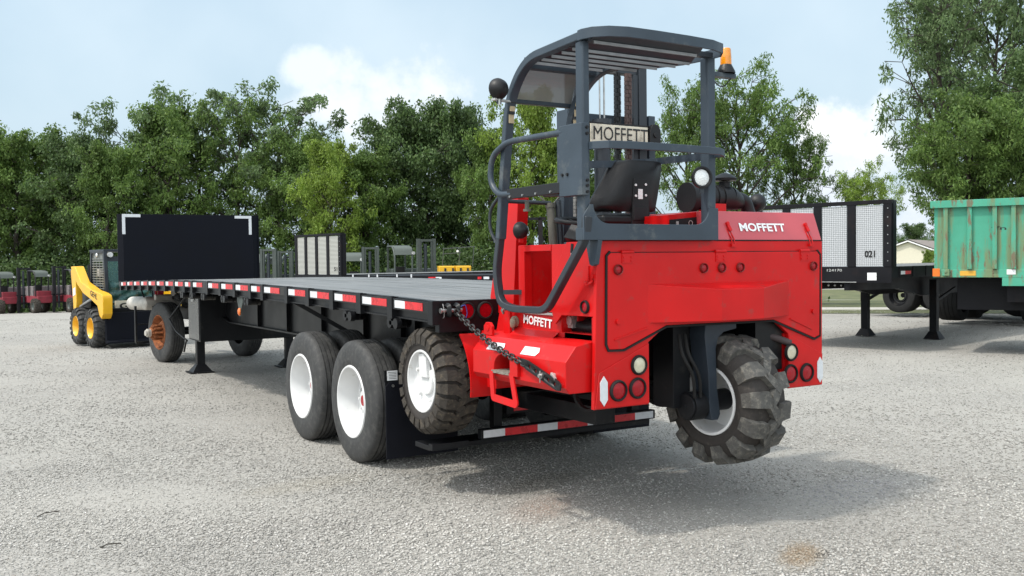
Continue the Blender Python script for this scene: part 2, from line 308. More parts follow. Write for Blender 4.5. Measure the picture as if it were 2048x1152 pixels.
# ------------------------------------------------------------------ terrain
def gh(x, y):
    r = math.hypot(x - CP.x, y - CP.y)
    if r < 20: return 0.0
    t = r - 20
    return -min(.00033 * t * t + .0095 * t, 1.35 + .002 * t) if t < 400 else -2.1
def gravel_mat():
    m = bpy.data.materials.new('limestone_gravel'); m.use_nodes = True; nt = m.node_tree; N = nt.nodes; L = nt.links; b = N['Principled BSDF']
    tc = N.new('ShaderNodeTexCoord')
    def noise(s, d=5, r=.55):
        n = N.new('ShaderNodeTexNoise'); n.inputs['Scale'].default_value = s; n.inputs['Detail'].default_value = d; n.inputs['Roughness'].default_value = r; L.new(tc.outputs['Object'], n.inputs['Vector']); return n
    def mr(i, a, b_, c=0, d=1):
        q = N.new('ShaderNodeMapRange'); q.inputs[1].default_value = a; q.inputs[2].default_value = b_; q.inputs[3].default_value = c; q.inputs[4].default_value = d; L.new(i, q.inputs[0]); return q.outputs[0]
    def mix(f, a, c, t='MIX'):
        q = N.new('ShaderNodeMix'); q.data_type = 'RGBA'; q.blend_type = t
        if isinstance(f, float): q.inputs[0].default_value = f
        else: L.new(f, q.inputs[0])
        for s_, v_ in ((6, a), (7, c)):
            if isinstance(v_, tuple): q.inputs[s_].default_value = (*v_, 1)
            else: L.new(v_, q.inputs[s_])
        return q.outputs[2]
    # warp so that cells look like broken stone
    wn = noise(14, 3); vm = N.new('ShaderNodeVectorMath'); vm.operation = 'MULTIPLY_ADD'; L.new(wn.outputs['Color'], vm.inputs[0]); vm.inputs[1].default_value = (.03, .03, 0); L.new(tc.outputs['Object'], vm.inputs[2])
    def vor(s, feat='F1'):
        v = N.new('ShaderNodeTexVoronoi'); v.feature = feat; v.inputs['Scale'].default_value = s; L.new(vm.outputs[0], v.inputs['Vector']); return v
    v1 = vor(44); v2 = vor(95); v1e = vor(44, 'DISTANCE_TO_EDGE')
    sep = N.new('ShaderNodeSeparateColor'); L.new(v1.outputs['Color'], sep.inputs[0])
    sep2 = N.new('ShaderNodeSeparateColor'); L.new(v2.outputs['Color'], sep2.inputs[0])
    patch = mr(noise(.55, 6, .6).outputs[0], .38, .62)
    c1 = mix(sep.outputs[0], (.17, .164, .15), (.40, .386, .357)); c1 = mix(mr(sep.outputs[1], .88, 1), c1, (.66, .65, .63)); c1 = mix(mr(sep.outputs[2], .86, 1), c1, (.24, .19, .14))
    c2 = mix(sep2.outputs[0], (.21, .202, .187), (.40, .386, .357))
    col = mix(mr(sep2.outputs[1], .35, .5), c1, c2)
    fine = mix(noise(160, 3).outputs[0], (.245, .235, .215), (.385, .37, .34))
    col = mix(mr(patch, .0, 1, .25, .75), col, fine)
    # broad packed / dusty tone changes and wheel tracks
    col = mix(mr(noise(.28, 4, .6).outputs[0], .4, .7, 0, .5), col, (.35, .335, .305))
    mp = N.new('ShaderNodeMapping'); mp.inputs['Rotation'].default_value = (0, 0, R(20)); mp.inputs['Scale'].default_value = (.12, 1.1, 1); L.new(tc.outputs['Object'], mp.inputs['Vector'])
    tr = N.new('ShaderNodeTexNoise'); tr.inputs['Scale'].default_value = 1.3; tr.inputs['Detail'].default_value = 4; L.new(mp.outputs[0], tr.inputs['Vector'])
    col = mix(mr(tr.outputs[0], .5, .68, 0, .38), col, (.30, .29, .27))
    # stains and pale scrapes that belong to the yard
    def spot(x, y, rx, ry, ang, colr, amt, soft=.5, ns=9):
        q = N.new('ShaderNodeMapping'); q.vector_type = 'TEXTURE'; q.inputs['Location'].default_value = (x, y, 0); q.inputs['Rotation'].default_value = (0, 0, R(ang)); q.inputs['Scale'].default_value = (rx, ry, 1); L.new(tc.outputs['Object'], q.inputs['Vector'])
        ln = N.new('ShaderNodeVectorMath'); ln.operation = 'LENGTH'; L.new(q.outputs[0], ln.inputs[0])
        nn = noise(ns, 4); ad = N.new('ShaderNodeMath'); ad.operation = 'MULTIPLY_ADD'; L.new(nn.outputs[0], ad.inputs[0]); ad.inputs[1].default_value = .9; L.new(ln.outputs['Value'], ad.inputs[2])
        f = mr(ad.outputs[0], 1.45 - soft, 1.45 + .1, amt, 0); return mix(f, col, colr)
    col = spot(1.17, -2.24, .24, .10, 35, (.23, .15, .08), .75); col = spot(1.3, -2.3, .12, .05, 10, (.05, .045, .04), .8, .3)
    col = spot(.55, -.55, .42, .22, 40, (.30, .20, .15), .45, .8); col = spot(.9, .05, .6, .22, 20, (.16, .15, .13), .5, .8); col = spot(-.55, 1.0, .6, .25, 5, (.30, .27, .21), .3, .8)
    col = spot(.57, 1.0, .36, .016, -8, (.75, .73, .68), .9, .9, 30); col = spot(2.05, -.17, .40, .016, -12, (.75, .73, .68), .9, .9, 30); col = spot(1.35, -.35, .22, .03, -5, (.62, .6, .56), .7, .9, 30)
    L.new(col, b.inputs['Base Color']); b.inputs['Roughness'].default_value = .95; b.inputs['Specular IOR Level'].default_value = .2
    h1 = mr(v1.outputs['Distance'], 0, .7, 1, 0); h2 = mr(v2.outputs['Distance'], 0, .7, 1, 0)
    hh = N.new('ShaderNodeMath'); hh.operation = 'MULTIPLY_ADD'; L.new(h2, hh.inputs[0]); hh.inputs[1].default_value = .45; L.new(h1, hh.inputs[2])
    sc = N.new('ShaderNodeMath'); sc.operation = 'MULTIPLY'; L.new(hh.outputs[0], sc.inputs[0]); L.new(mr(patch, 0, 1, 1, .45), sc.inputs[1])
    bp = N.new('ShaderNodeBump'); bp.inputs['Strength'].default_value = .85; bp.inputs['Distance'].default_value = .012; L.new(sc.outputs[0], bp.inputs['Height'])
    nb = noise(1.2, 5); bp2 = N.new('ShaderNodeBump'); bp2.inputs['Strength'].default_value = .4; bp2.inputs['Distance'].default_value = .06; L.new(nb.outputs[0], bp2.inputs['Height']); L.new(bp.outputs[0], bp2.inputs['Normal'])
    L.new(bp2.outputs[0], b.inputs['Normal'])
    return m
GRAV = gravel_mat()
def sheet(name, m, x0, x1, y0, y1, nx, ny, dz=0.0, rot=0, org=(0, 0), lumps=0.0):
    vs = []; fs = []
    for j in range(ny + 1):
        for i in range(nx + 1):
            x = x0 + (x1 - x0) * i / nx; y = y0 + (y1 - y0) * j / ny
            X = org[0] + x * cos(rot) - y * sin(rot); Y = org[1] + x * sin(rot) + y * cos(rot)
            vs.append((X, Y, gh(X, Y) + dz))
    for j in range(ny):
        for i in range(nx):
            a = j * (nx + 1) + i; fs.append((a, a + 1, a + nx + 2, a + nx + 1))
    b = MB(); b._add(vs, fs); return b.build(name, m, smooth=80)
# ground: finer near, coarse to the horizon, in one sheet of rings
def ground():
    rs = [0, 6, 12, 18, 20] + [20 + 2.5 * i for i in range(1, 30)] + [100, 130, 180, 260, 400, 700, 1200, 2500]; n = 72
    vs = [(CP.x, CP.y, 0)]; fs = []
    for r in rs[1:]:
        for i in range(n):
            a = 2 * pi * i / n; x = CP.x + r * cos(a); y = CP.y + r * sin(a); vs.append((x, y, gh(x, y)))
    for i in range(n): fs.append((0, 1 + i, 1 + (i + 1) % n))
    for k in range(len(rs) - 2):
        for i in range(n):
            a = 1 + k * n; b = a + n; fs.append((a + i, b + i, b + (i + 1) % n, a + (i + 1) % n))
    m = MB(); m._add(vs, fs); return m.build('gravel_yard', GRAV, smooth=80)
tag(ground(), kind='structure', label='pale crushed limestone gravel yard')
# loose stones lying on the gravel near the camera
def stones():
    n = 210000; V = []; F = []
    base = np.array([(1, 0, 0), (-1, 0, 0), (0, 1, 0), (0, -1, 0), (0, 0, 1), (0, 0, -.6)], float)
    fc = [(0, 2, 4), (2, 1, 4), (1, 3, 4), (3, 0, 4), (2, 0, 5), (1, 2, 5), (3, 1, 5), (0, 3, 5)]
    dep = 1.6772 * FPX / (rng.uniform(585, 1290, n) - 522); dep = np.minimum(dep, 30); px = rng.uniform(-150, 2200, n)
    d = np.array(w_)[None, :2] * dep[:, None] + np.array(r_)[None, :2] * (((px - 1024) / FPX) * dep)[:, None]
    pos = np.array(CP)[None, :2] + d
    pt = .5 + .5 * np.sin(pos[:, 0] * 1.7 + 1.3 * np.sin(pos[:, 1] * 1.1)) * np.sin(pos[:, 1] * 1.9 + pos[:, 0] * .6); s = (.0036 + .0056 * rng.random(n) ** 2) * (.75 + .45 * pt) * (1 + .03 * dep)
    pos = np.where((pt < .16)[:, None] & (rng.random(n) < .55)[:, None], pos + rng.normal(size=(n, 2)) * 1.2, pos); a = rng.uniform(0, 2 * pi, n); c, si = np.cos(a), np.sin(a)
    vs = np.repeat(base[None], n, 0) * (1 + .35 * (rng.random((n, 6, 3)) - .5))
    vs *= np.stack([s * rng.uniform(.9, 1.7, n), s * rng.uniform(.7, 1.2, n), s * rng.uniform(.4, .8, n)], -1)[:, None]
    x = vs[..., 0] * c[:, None] - vs[..., 1] * si[:, None] + pos[:, 0:1]; y = vs[..., 0] * si[:, None] + vs[..., 1] * c[:, None] + pos[:, 1:2]
    z = vs[..., 2] + (s * .25)[:, None]
    co_ = np.stack([x, y, z], -1).reshape(-1, 3)
    f = (np.array(fc)[None] + (np.arange(n) * 6)[:, None, None]).reshape(-1)
    me = bpy.data.meshes.new('loose_gravel'); me.vertices.add(len(co_)); me.vertices.foreach_set('co', co_.ravel())
    me.loops.add(len(f)); me.loops.foreach_set('vertex_index', f); me.polygons.add(len(f) // 3); me.polygons.foreach_set('loop_start', np.arange(0, len(f), 3)); me.update(calc_edges=True)
    m = bpy.data.materials.new('stone'); m.use_nodes = True; nt = m.node_tree; g = nt.nodes.new('ShaderNodeNewGeometry'); cr = nt.nodes.new('ShaderNodeValToRGB')
    cr.color_ramp.elements[0].color = (.21, .203, .188, 1); cr.color_ramp.elements[1].color = (.56, .54, .505, 1); e = cr.color_ramp.elements.new(.5); e.color = (.365, .350, .318, 1)
    nt.links.new(g.outputs['Random Per Island'], cr.inputs[0])
    tc_ = nt.nodes.new('ShaderNodeTexCoord'); nz_ = nt.nodes.new('ShaderNodeTexNoise'); nz_.inputs['Scale'].default_value = .42; nz_.inputs['Detail'].default_value = 5; nt.links.new(tc_.outputs['Object'], nz_.inputs['Vector'])
    mr_ = nt.nodes.new('ShaderNodeMapRange'); mr_.inputs[1].default_value = .35; mr_.inputs[2].default_value = .65; mr_.inputs[3].default_value = .74; mr_.inputs[4].default_value = 1.02; nt.links.new(nz_.outputs[0], mr_.inputs[0])
    vs_ = nt.nodes.new('ShaderNodeVectorMath'); vs_.operation = 'SCALE'; nt.links.new(cr.outputs[0], vs_.inputs[0]); nt.links.new(mr_.outputs[0], vs_.inputs['Scale']); cur = vs_.outputs[0]
    for (sx_, sy_, rx_, ry_, ang_, col_, amt_) in ((1.17, -2.24, .30, .13, 35, (.27, .205, .13), .6), (.55, -.55, .45, .25, 40, (.33, .26, .21), .3), (.9, .05, .6, .22, 20, (.17, .16, .13), .45), (-.55, 1.0, .6, .25, 5, (.33, .30, .24), .3), (2.6, -1.4, .7, .3, 10, (.30, .30, .33), .4)):
        q_ = nt.nodes.new('ShaderNodeMapping'); q_.vector_type = 'TEXTURE'; q_.inputs['Location'].default_value = (sx_, sy_, 0); q_.inputs['Rotation'].default_value = (0, 0, R(ang_)); q_.inputs['Scale'].default_value = (rx_, ry_, 1); nt.links.new(tc_.outputs['Object'], q_.inputs['Vector'])
        l_ = nt.nodes.new('ShaderNodeVectorMath'); l_.operation = 'LENGTH'; nt.links.new(q_.outputs[0], l_.inputs[0]); m_ = nt.nodes.new('ShaderNodeMapRange'); m_.inputs[1].default_value = .55; m_.inputs[2].default_value = 1.2; m_.inputs[3].default_value = amt_; m_.inputs[4].default_value = 0; nt.links.new(l_.outputs['Value'], m_.inputs[0])
        x_ = nt.nodes.new('ShaderNodeMix'); x_.data_type = 'RGBA'; nt.links.new(m_.outputs[0], x_.inputs[0]); nt.links.new(cur, x_.inputs[6]); x_.inputs[7].default_value = (*col_, 1); cur = x_.outputs[2]
    nt.links.new(cur, nt.nodes['Principled BSDF'].inputs['Base Color']); nt.nodes['Principled BSDF'].inputs['Roughness'].default_value = .95
    me.materials.append(m); o = bpy.data.objects.new('loose_gravel', me); COL.objects.link(o)
    tag(o, 'loose angular limestone chips scattered over the yard', 'gravel', kind='stuff')
stones()

# children of these roots are written in yard coordinates; their root empty stands at the base of the thing
_build = MB.build
BASE = {}
def build2(s, name, mats, parent=None, **k):
    o = _build(s, name, mats, parent, **k)
    if parent and parent.name in BASE: o.location = -Vector(BASE[parent.name])
    elif parent and parent.parent and parent.type == 'MESH' and parent.parent.name in BASE and not parent.get('loc'): pass
    return o
MB.build = build2
def based(name, loc, **k):
    o = empty(name, loc, **k); BASE[o.name] = Vector(loc); return o
def sub(parent, loc):  # offset for an empty part of a based root
    return tuple(Vector(loc) - BASE[parent.name]) if parent.name in BASE else loc
def wtext(name, s, width, m, parent, M, **k):
    o = text(name, s, width, m, parent, M, **k)
    if parent.name in BASE: o.location = -BASE[parent.name]
    return o

# ------------------------------------------------------------------ wheels (axis +X, outer face at x=0, body towards +x)
def road_tyre(Rr, Wd, rr=.292, m=None, ribs=True):
    p = [(.012, rr), (0.0, rr + .02), (-.004, rr + .07), (0.0, Rr - .09), (.006, Rr - .05), (.018, Rr - .02), (.032, Rr - .006)]
    k = 4
    if ribs:
        for i in range(k):
            x = .032 + (Wd - .064) * (i + 1) / (k + 1); p += [(x - .006, Rr), (x - .004, Rr - .012), (x + .004, Rr - .012), (x + .006, Rr)]
    p += [(Wd - .032, Rr - .006), (Wd - .018, Rr - .02), (Wd - .006, Rr - .05), (Wd, Rr - .09), (Wd + .004, rr + .07), (Wd, rr + .02), (Wd - .012, rr)]
    b = MB(); b.lathe(p, n=72, closed=False); return b
def dish_rim(rr, depth, hub=.14, n=56):
    b = MB()
    b.lathe([(.004, rr + .010), (-.006, rr + .004), (-.006, rr - .008), (.012, rr - .018), (.05, rr - .03), (depth * .6, rr - .045), (depth, rr - .055), (depth + .012, rr - .09), (depth + .008, hub + .07), (depth - .012, hub + .045), (depth - .012, hub)], n=n)
    b.lathe([(depth - .012, hub), (depth + .03, hub)], n=n)
    return b
def lug_tyre(Rr, Wd, rr, nl, lug_h=.03, lw=.06, slope=.5, carc=None):
    # carcass + directional lugs
    b = MB(); Rc = Rr - lug_h; b.m = 0
    p = [(.015, rr), (.0, rr + .015), (-.012, rr + .06), (-.012, Rc - .10), (.0, Rc - .05), (.03, Rc - .012), (Wd * .3, Rc), (Wd * .7, Rc), (Wd - .03, Rc - .012), (Wd, Rc - .05), (Wd + .012, Rc - .10), (Wd + .012, rr + .06), (Wd, rr + .015), (Wd - .015, rr)]
    b.lathe(p, n=64)
    def cr(x):  # carcass radius at x
        e = min(x, Wd - x)
        return Rc if e > .06 else Rc - .012 - (0.06 - e) * .45
    b.m = 1
    for side in (0, 1):
        for i in range(nl):
            t0 = 2 * pi * (i + .5 * side) / nl; jit = random.uniform(-.015, .015)
            cl = [(-.018, 0), (.02, 0), (Wd * .30, .03), (Wd * .44, slope * .6), (Wd * .60, slope)]
            pts = []
            for (x, s) in cl:
                xx = x if side == 0 else Wd - x
                pts.append((xx, t0 + jit + s * lw / Rr * 1.9))
            k = len(pts); vs = []
            for q, (x, t) in enumerate(pts):
                hw = lw / Rr * (.5 if q < 3 else .42)
                top = Rr - (.05 if q == 0 else .008 if q == 1 else 0); bot = cr(min(max(x, 0), Wd)) - (.05 if q == 0 else .01)
                for tt, rad in ((t - hw * 1.15, bot), (t - hw, top), (t + hw, top), (t + hw * 1.15, bot)):
                    vs.append((x, -rad * sin(tt), rad * cos(tt)))
            fs = [(0, 1, 2, 3), ((k - 1) * 4 + 3, (k - 1) * 4 + 2, (k - 1) * 4 + 1, (k - 1) * 4)]
            for q in range(k - 1):
                for w in range(3): fs.append((q * 4 + w, q * 4 + w + 1, q * 4 + 4 + w + 1, q * 4 + 4 + w))
            b._add(vs, fs)
    return b
def wheel(parent, loc, flip=False, rz=0, name='wheel'):
    e = empty(name, sub(parent, loc), parent=parent); e.rotation_euler = (0, 0, (pi if flip else 0) + rz); return e

# ================================================================== MAIN FLATBED TRAILER
LEN = 12.437
def zoff(y):
    y = min(max(y, 0), LEN); return -.0009 * y + .0018 * y * (LEN - y)
def bend(p): return (p[0], p[1], p[2] + zoff(p[1]) * min(1, max(0, (p[2] - .6) / .6)))
tr = based('flatbed_trailer', (1.295, 6.0, 0), label='long black flatbed trailer with red and white striped side rail and a black headboard', cat='trailer')
WD = 2.59
DZ = 1.402
# deck boards
b = MB(); nb = 11; bw = (WD - .16) / nb
for i in range(nb):
    x0 = .08 + i * bw; dz = random.uniform(-.003, .002)
    ys = [0.06, LEN - .05]; cut = [random.uniform(3, 9)]
    e = [.06] + cut + [LEN - .02]
    for k in range(len(e) - 1):
        y = e[k] + .002
        while y < e[k + 1] - .01:
            y2 = min(y + 1.6, e[k + 1] - .002); b.box(x0 + .003, x0 + bw - .003, y, y2, DZ - .035, DZ - .004 + dz); y = y2
b.build('deck', DECK, tr, fn=bend, smooth=0)
# side channels
def segs(a, c, st=.6):
    n = max(1, int((c - a) / st)); return [(a + (c - a) * i / n, a + (c - a) * (i + 1) / n) for i in range(n)]
for s in (0, 1):
    X = (lambda x: x) if s == 0 else (lambda x: WD - x)
    b = MB()
    for y0, y1 in segs(0.0, LEN):
        for (xa, xb, za, zb) in ((.045, .080, 1.245, 1.396), (.03, .080, 1.388, 1.400), (.03, .080, 1.245, 1.256)):
            b.box(min(X(xa), X(xb)), max(X(xa), X(xb)), y0, y1, za, zb)
    b.build('side_channel', BLKG, tr, fn=bend, smooth=0)
    b = MB()
    for y0, y1 in segs(0.0, LEN): b.box(min(X(0.004), X(.014)), max(X(0.004), X(.014)), y0, y1, 1.312, 1.392)
    b.build('rub_rail', BLKG, tr, fn=bend, smooth=0)
PK = [.6664 + .6096 * n for n in (0, 1, 2, 3, 4, 5.279, 6, 7, 8, 9, 10.30, 11, 12, 13, 14, 15, 16, 17, 18, 19)]
for s in (0, 1):
    for y in PK:
        b = MB(); X = (lambda x: x) if s == 0 else (lambda x: WD - x)
        for xa, xb, ya, yb in ((-.002, .006, y - .004, y + .084), (.006, .055, y - .004, y + .004), (.006, .055, y + .076, y + .084)):
            b.box(min(X(xa), X(xb)), max(X(xa), X(xb)), ya, yb, 1.238, 1.4035)
        b.build('stake_pocket', BLK, tr, fn=bend, smooth=0)
# end plate + rear rail
for xa, xb in ((-.006, .05), (WD - .05, WD + .006)): b = MB(); b.box(xa, xb, -.02, .055, 1.235, 1.4045); b.build('corner_post', BLK, tr, bevel=.004)
b = MB(); b.box(.05, WD - .05, -.012, .05, 1.18, 1.4025); b.box(.3, WD - .3, .0, .04, 1.13, 1.18); b.build('rear_rail', BLK, tr, bevel=.004)
for s in (0, 1):
    for xx in (.272, .419):
        x = xx if s == 0 else WD - xx
        l = MB(); l.lathe([(0, .0), (0, .05), (-.004, .052)], o=(x, -.021, 1.325), ax=(0, 1, 0), n=28); lo = l.build('tail_light', LENSR, tr)
        g = MB(); g.lathe([(.01, .050), (-.014, .050), (-.018, .056), (-.014, .064), (.012, .066)], o=(x, -.012, 1.325), ax=(0, 1, 0), n=28); g.build('rubber_grommet', RUB, lo)
# reflective tape on the rail bays
ends = [-.008 + .055] + PK + [LEN]
for s in (0, 1):
    for i in range(len(ends) - 1):
        b = MB()
        ya = ends[i] + (.088 if i else 0.0); yb = ends[i + 1]
        Lb = yb - ya
        if Lb < .12: continue
        yw1 = yb - min(.05, Lb * .08) ; ww = .18 if Lb > .36 else min(.2, Lb * .55)
        yr0 = ya + .008
        if s == 0 and 5 <= i <= 6: ww = .20
        x0, x1 = (.0005, .004) if s == 0 else (WD - .004, WD - .0005)
        b.m = 0; b.box(x0, x1, yw1 - ww, yw1, 1.324, 1.380)
        if yw1 - ww - yr0 > .03: b.m = 1; b.box(x0, x1, max(yr0, yw1 - ww - .29), yw1 - ww, 1.324, 1.380)
        b.build('reflective_tape', [TAPEW, TAPER], tr, fn=bend, smooth=0)
# main beams
for X0 in (.78, 1.79):
    b = MB()
    for y0, y1 in segs(0.05, LEN - .3, .5):
        def zb(y): return .80 if y < 8.45 else (.80 + (y - 8.45) / .6 * .27 if y < 9.05 else 1.07)
        za, zc = zb(y0), zb(y1)
        if y0 < .6: za = max(za, 1.05 - .42 * y0); zc = max(zc, 1.05 - .42 * y1)
        for (xa, xb, o0, o1) in ((X0 + .052, X0 + .062, 0, None), (X0, X0 + .115, 0, .018)):
            t0 = 1.26 if o1 is None else za + o1; t1 = 1.26 if o1 is None else zc + o1
            b._add([(xa, y0, za), (xb, y0, za), (xa, y1, zc), (xb, y1, zc), (xa, y0, t0), (xb, y0, t0), (xa, y1, t1), (xb, y1, t1)], [(0, 2, 3, 1), (4, 5, 7, 6), (0, 1, 5, 4), (2, 6, 7, 3), (0, 4, 6, 2), (1, 3, 7, 5)])
        b.box(X0, X0 + .115, y0, y1, 1.245, 1.262)
    for y in (1.0, 1.9, 2.2, 3.1, 4.3, 5.5, 6.7): b.box(X0 + .002, X0 + .112, y, y + .012, .82, 1.244)
    b.build('main_beam', BLKG, tr, fn=bend, smooth=0)
b = MB(); y = .25
while y < LEN - .1:
    b.box(.082, WD - .082, y, y + .006, 1.27, 1.366); b.box(.082, WD - .082, y - .025, y + .03, 1.264, 1.270); y += .305
b.build('crossmembers', BLKG, tr, fn=bend, smooth=0)
# big under-deck box with a light side door
b = MB(); b.box(.452, 2.13, 8.44, 9.13, .535, 1.232); tb = b.build('storage_box', BLK, tr, fn=bend, bevel=.006)
b = MB(); b.box(.440, .452, 8.475, 9.10, .56, 1.215)
DOOR = mat('box_door_grey_black', (.095, .097, .095), .30, var=.2, scale=3, dirt=(.10, .10, .095), dirt_amt=.4)
d_ = b.build('door', DOOR, tb, fn=bend, bevel=.003)
b = MB(); b.box(.425, .442, 8.70, 8.76, 1.10, 1.19); b.cyl((.438, 8.80, 1.08), (.438, 8.80, 1.205), .028, n=16); b.build('latch', STEEL, tb, fn=bend, bevel=.003)
for x in (.64, 2.05):
    b = MB(); b.box(x - .06, x + .06, 9.19, 9.31, .10, .95); b.box(x - .075, x + .075, 9.175, 9.325, .52, 1.25)
    b._add([(x - .15, 9.10, .02), (x + .15, 9.10, .02), (x + .15, 9.40, .02), (x - .15, 9.40, .02), (x - .07, 9.19, .13), (x + .07, 9.19, .13), (x + .07, 9.31, .13), (x - .07, 9.31, .13)], [(0, 3, 2, 1), (4, 5, 6, 7), (0, 1, 5, 4), (1, 2, 6, 5), (2, 3, 7, 6), (3, 0, 4, 7)])
    b.box(x - .19, x + .17, 9.08, 9.42, .0, .022); b.build('landing_leg', BLK, tr, bevel=.004)
b = MB(); b.box(.7, 1.89, 9.22, 9.28, .62, .68); b.bar((.70, 9.25, .66), (1.9, 9.0, 1.1), .04); b.bar((1.89, 9.25, .66), (.9, 9.0, 1.1), .04); b.build('leg_brace', BLK, tr)
# crank handle and brace in front of the leg
b = MB(); b.tube(fillet([(.50, 9.55, 1.17), (.40, 10.25, .80), (.42, 9.9, .62), (.46, 9.3, .50)], .05), .012, n=8); b.tube(fillet([(.46, 9.35, .51), (.42, 9.2, .50), (.42, 9.35, .33)], .03), .014, n=8); b.build('crank_handle', BLK, tr)
# diagonal brace, winches, marker light
b = MB(); b.bar((.09, 3.28, 1.27), (.78, 3.05, .86), .012, .04); b.build('diagonal_brace', BLK, tr, fn=bend)
for y in (.72, 1.62, 4.55, 5.5, 6.45, 7.05, 7.6):
    b = MB(); b.box(.04, .05, y - .06, y + .06, 1.17, 1.25); b.box(.12, .13, y - .06, y + .06, 1.17, 1.25)
    b.cyl((-.0, y + .0, 1.205), (.17, y, 1.205), .042, n=18); b.cyl((-.01, y - .13, 1.205), (.03, y - .13, 1.205), .04, n=18); b.box(.0, .02, y - .13, y, 1.19, 1.22)
    b.build('winch', BLKG, tr, fn=bend)
b = MB(); b.prism([(4.80, 1.245), (5.02, 1.245), (5.02, 1.19), (4.955, 1.10), (4.955, 1.04), (4.875, 1.04), (4.875, 1.10), (4.80, 1.19)], 0, .05, .058); mk = b.build('light_bracket', GREYF, tr, fn=bend)
b = MB(); b.sphere((.044, 4.915, 1.085), .034, sc=(.6, 1, 1.2)); b.build('amber_marker_light', mat('amber_marker', (.75, .16, .02), .2, coat=.5), mk, fn=bend)
# headboard
b = MB(); b.box(.085, 2.44, LEN - .02, LEN + .02, 1.375, 2.60)
hb = b.build('headboard', NAVY, tr, bevel=.004)
b = MB(); b.prism([(.085, LEN - .0), (.085, LEN + .03), (.01, LEN + .10), (.01, LEN + .07)], 2, 1.375, 2.60); b.build('side_wing', NAVY, hb)
b = MB(); b.prism([(2.44, LEN - .0), (2.44, LEN + .03), (2.575, LEN + .14), (2.575, LEN + .11)], 2, 1.375, 2.605); b.box(2.562, 2.585, LEN + .09, LEN + .15, 1.375, 2.61); b.build('side_wing', NAVY, hb)
b = MB(); b.box(.075, .39, LEN - .026, LEN - .021, 2.542, 2.596); b.box(.075, .128, LEN - .0262, LEN - .0212, 2.235, 2.541); b.build('corner_marking', TAPEW, hb, smooth=0)
b = MB(); b.box(2.09, 2.41, LEN - .026, LEN - .021, 2.542, 2.592); b.box(2.358, 2.41, LEN - .0262, LEN - .0212, 2.235, 2.541); b.build('corner_marking', TAPEW, hb, smooth=0)
# wheels, dual
RT = .515
for y in (1.585, 2.83):
    for s in (0, 1):
        for k in (0, 1):
            X0 = .03 + k * .32
            e = wheel(tr, ((X0 if s == 0 else WD - X0), y, RT - .004), flip=bool(s), name='wheel')
            road_tyre(RT, .27).build('tyre', TYR, e, smooth=40)
            d = .165 if k == 0 else .06
            dish_rim(.298, d).build('rim', WHT, e, smooth=45)
            if k == 0:
                h = MB(); h.cyl((d - .012, 0, 0), (d - .05, 0, 0), .085, n=24)
                for q in range(10):
                    a = 2 * pi * q / 10; h.cyl((d - .01, .135 * cos(a), .135 * sin(a)), (d - .04, .135 * cos(a), .135 * sin(a)), .014, n=8)
                h.build('hub', mat('hub_%s' % y, (.5, .5, .5), .4) if False else WHT, e)
                h = MB(); h.cyl((d - .05, 0, 0), (d - .06, 0, 0), .045, n=18); h.build('hub_cap', LENSR, e)
    b = MB(); b.cyl((.4, y, RT), (2.19, y, RT), .065, n=20); b.box(.86, .94, y - .10, y + .10, RT + .05, RT + .17); b.box(1.65, 1.73, y - .10, y + .10, RT + .05, RT + .17); b.build('axle', BLKG, tr)
for X0 in (.84, 1.64):
    b = MB(); b.tube(fillet([(X0 + .05, .95, .84), (X0 + .05, 1.585, .66), (X0 + .05, 2.2, .80)], .5, 8), .02, sq=(.075, .05)); b.tube(fillet([(X0 + .05, 2.22, .80), (X0 + .05, 2.83, .66), (X0 + .05, 3.45, .84)], .5, 8), .02, sq=(.075, .05))
    for y in (.95, 2.21, 3.45): b.prism([(y - .12, .82), (y + .12, .82), (y + .05, .66), (y - .05, .66)], 0, X0, X0 + .1)
    b.build('leaf_spring', BLKG, tr)
# mud flaps
for s in (0, 1):
    x0, x1 = (.0, .62) if s == 0 else (WD - .62, WD)
    b = MB(); b.prism([(x0, .16), (x0, .72), (x0 + .03, .752), (x1, .752), (x1, .16)], 1, .80, .81); mf = b.build('mud_flap', mat('mud_flap_rubber', (.006, .0065, .010), .7, var=.2, spec=.15) if s == 0 else bpy.data.materials['mud_flap_rubber'], tr)
    b = MB(); b.box(x0 + .0 if s == 0 else x0, x1, .812, .83, .70, .80); b.bar((x0 + .3, .83, .76), (.84 if s == 0 else 1.75, 1.2, .9), .04); b.build('flap_bracket', BLK, mf)
    for q in range(4):
        b = MB(); b.cyl((x0 + .06 + q * .165, .80, .725), (x0 + .06 + q * .165, .792, .725), .011, n=10); b.build('bolt', STEEL, mf)
b = MB(); b.box(-.004, .20, .815, .825, .754, .845); pl_ = b.build('flap_plate', BLK, tr)
b = MB(); b.box(.018, .105, .8115, .8145, .765, .84); b.build('notice_label', LETW, pl_, smooth=0)
b = MB()
for q in range(5): b.box(.026 + (.008 if q else 0), .096, .8105, .8112, .826 - q * .012, .829 - q * .012)
b.build('label_lines', LETB, pl_, smooth=0)
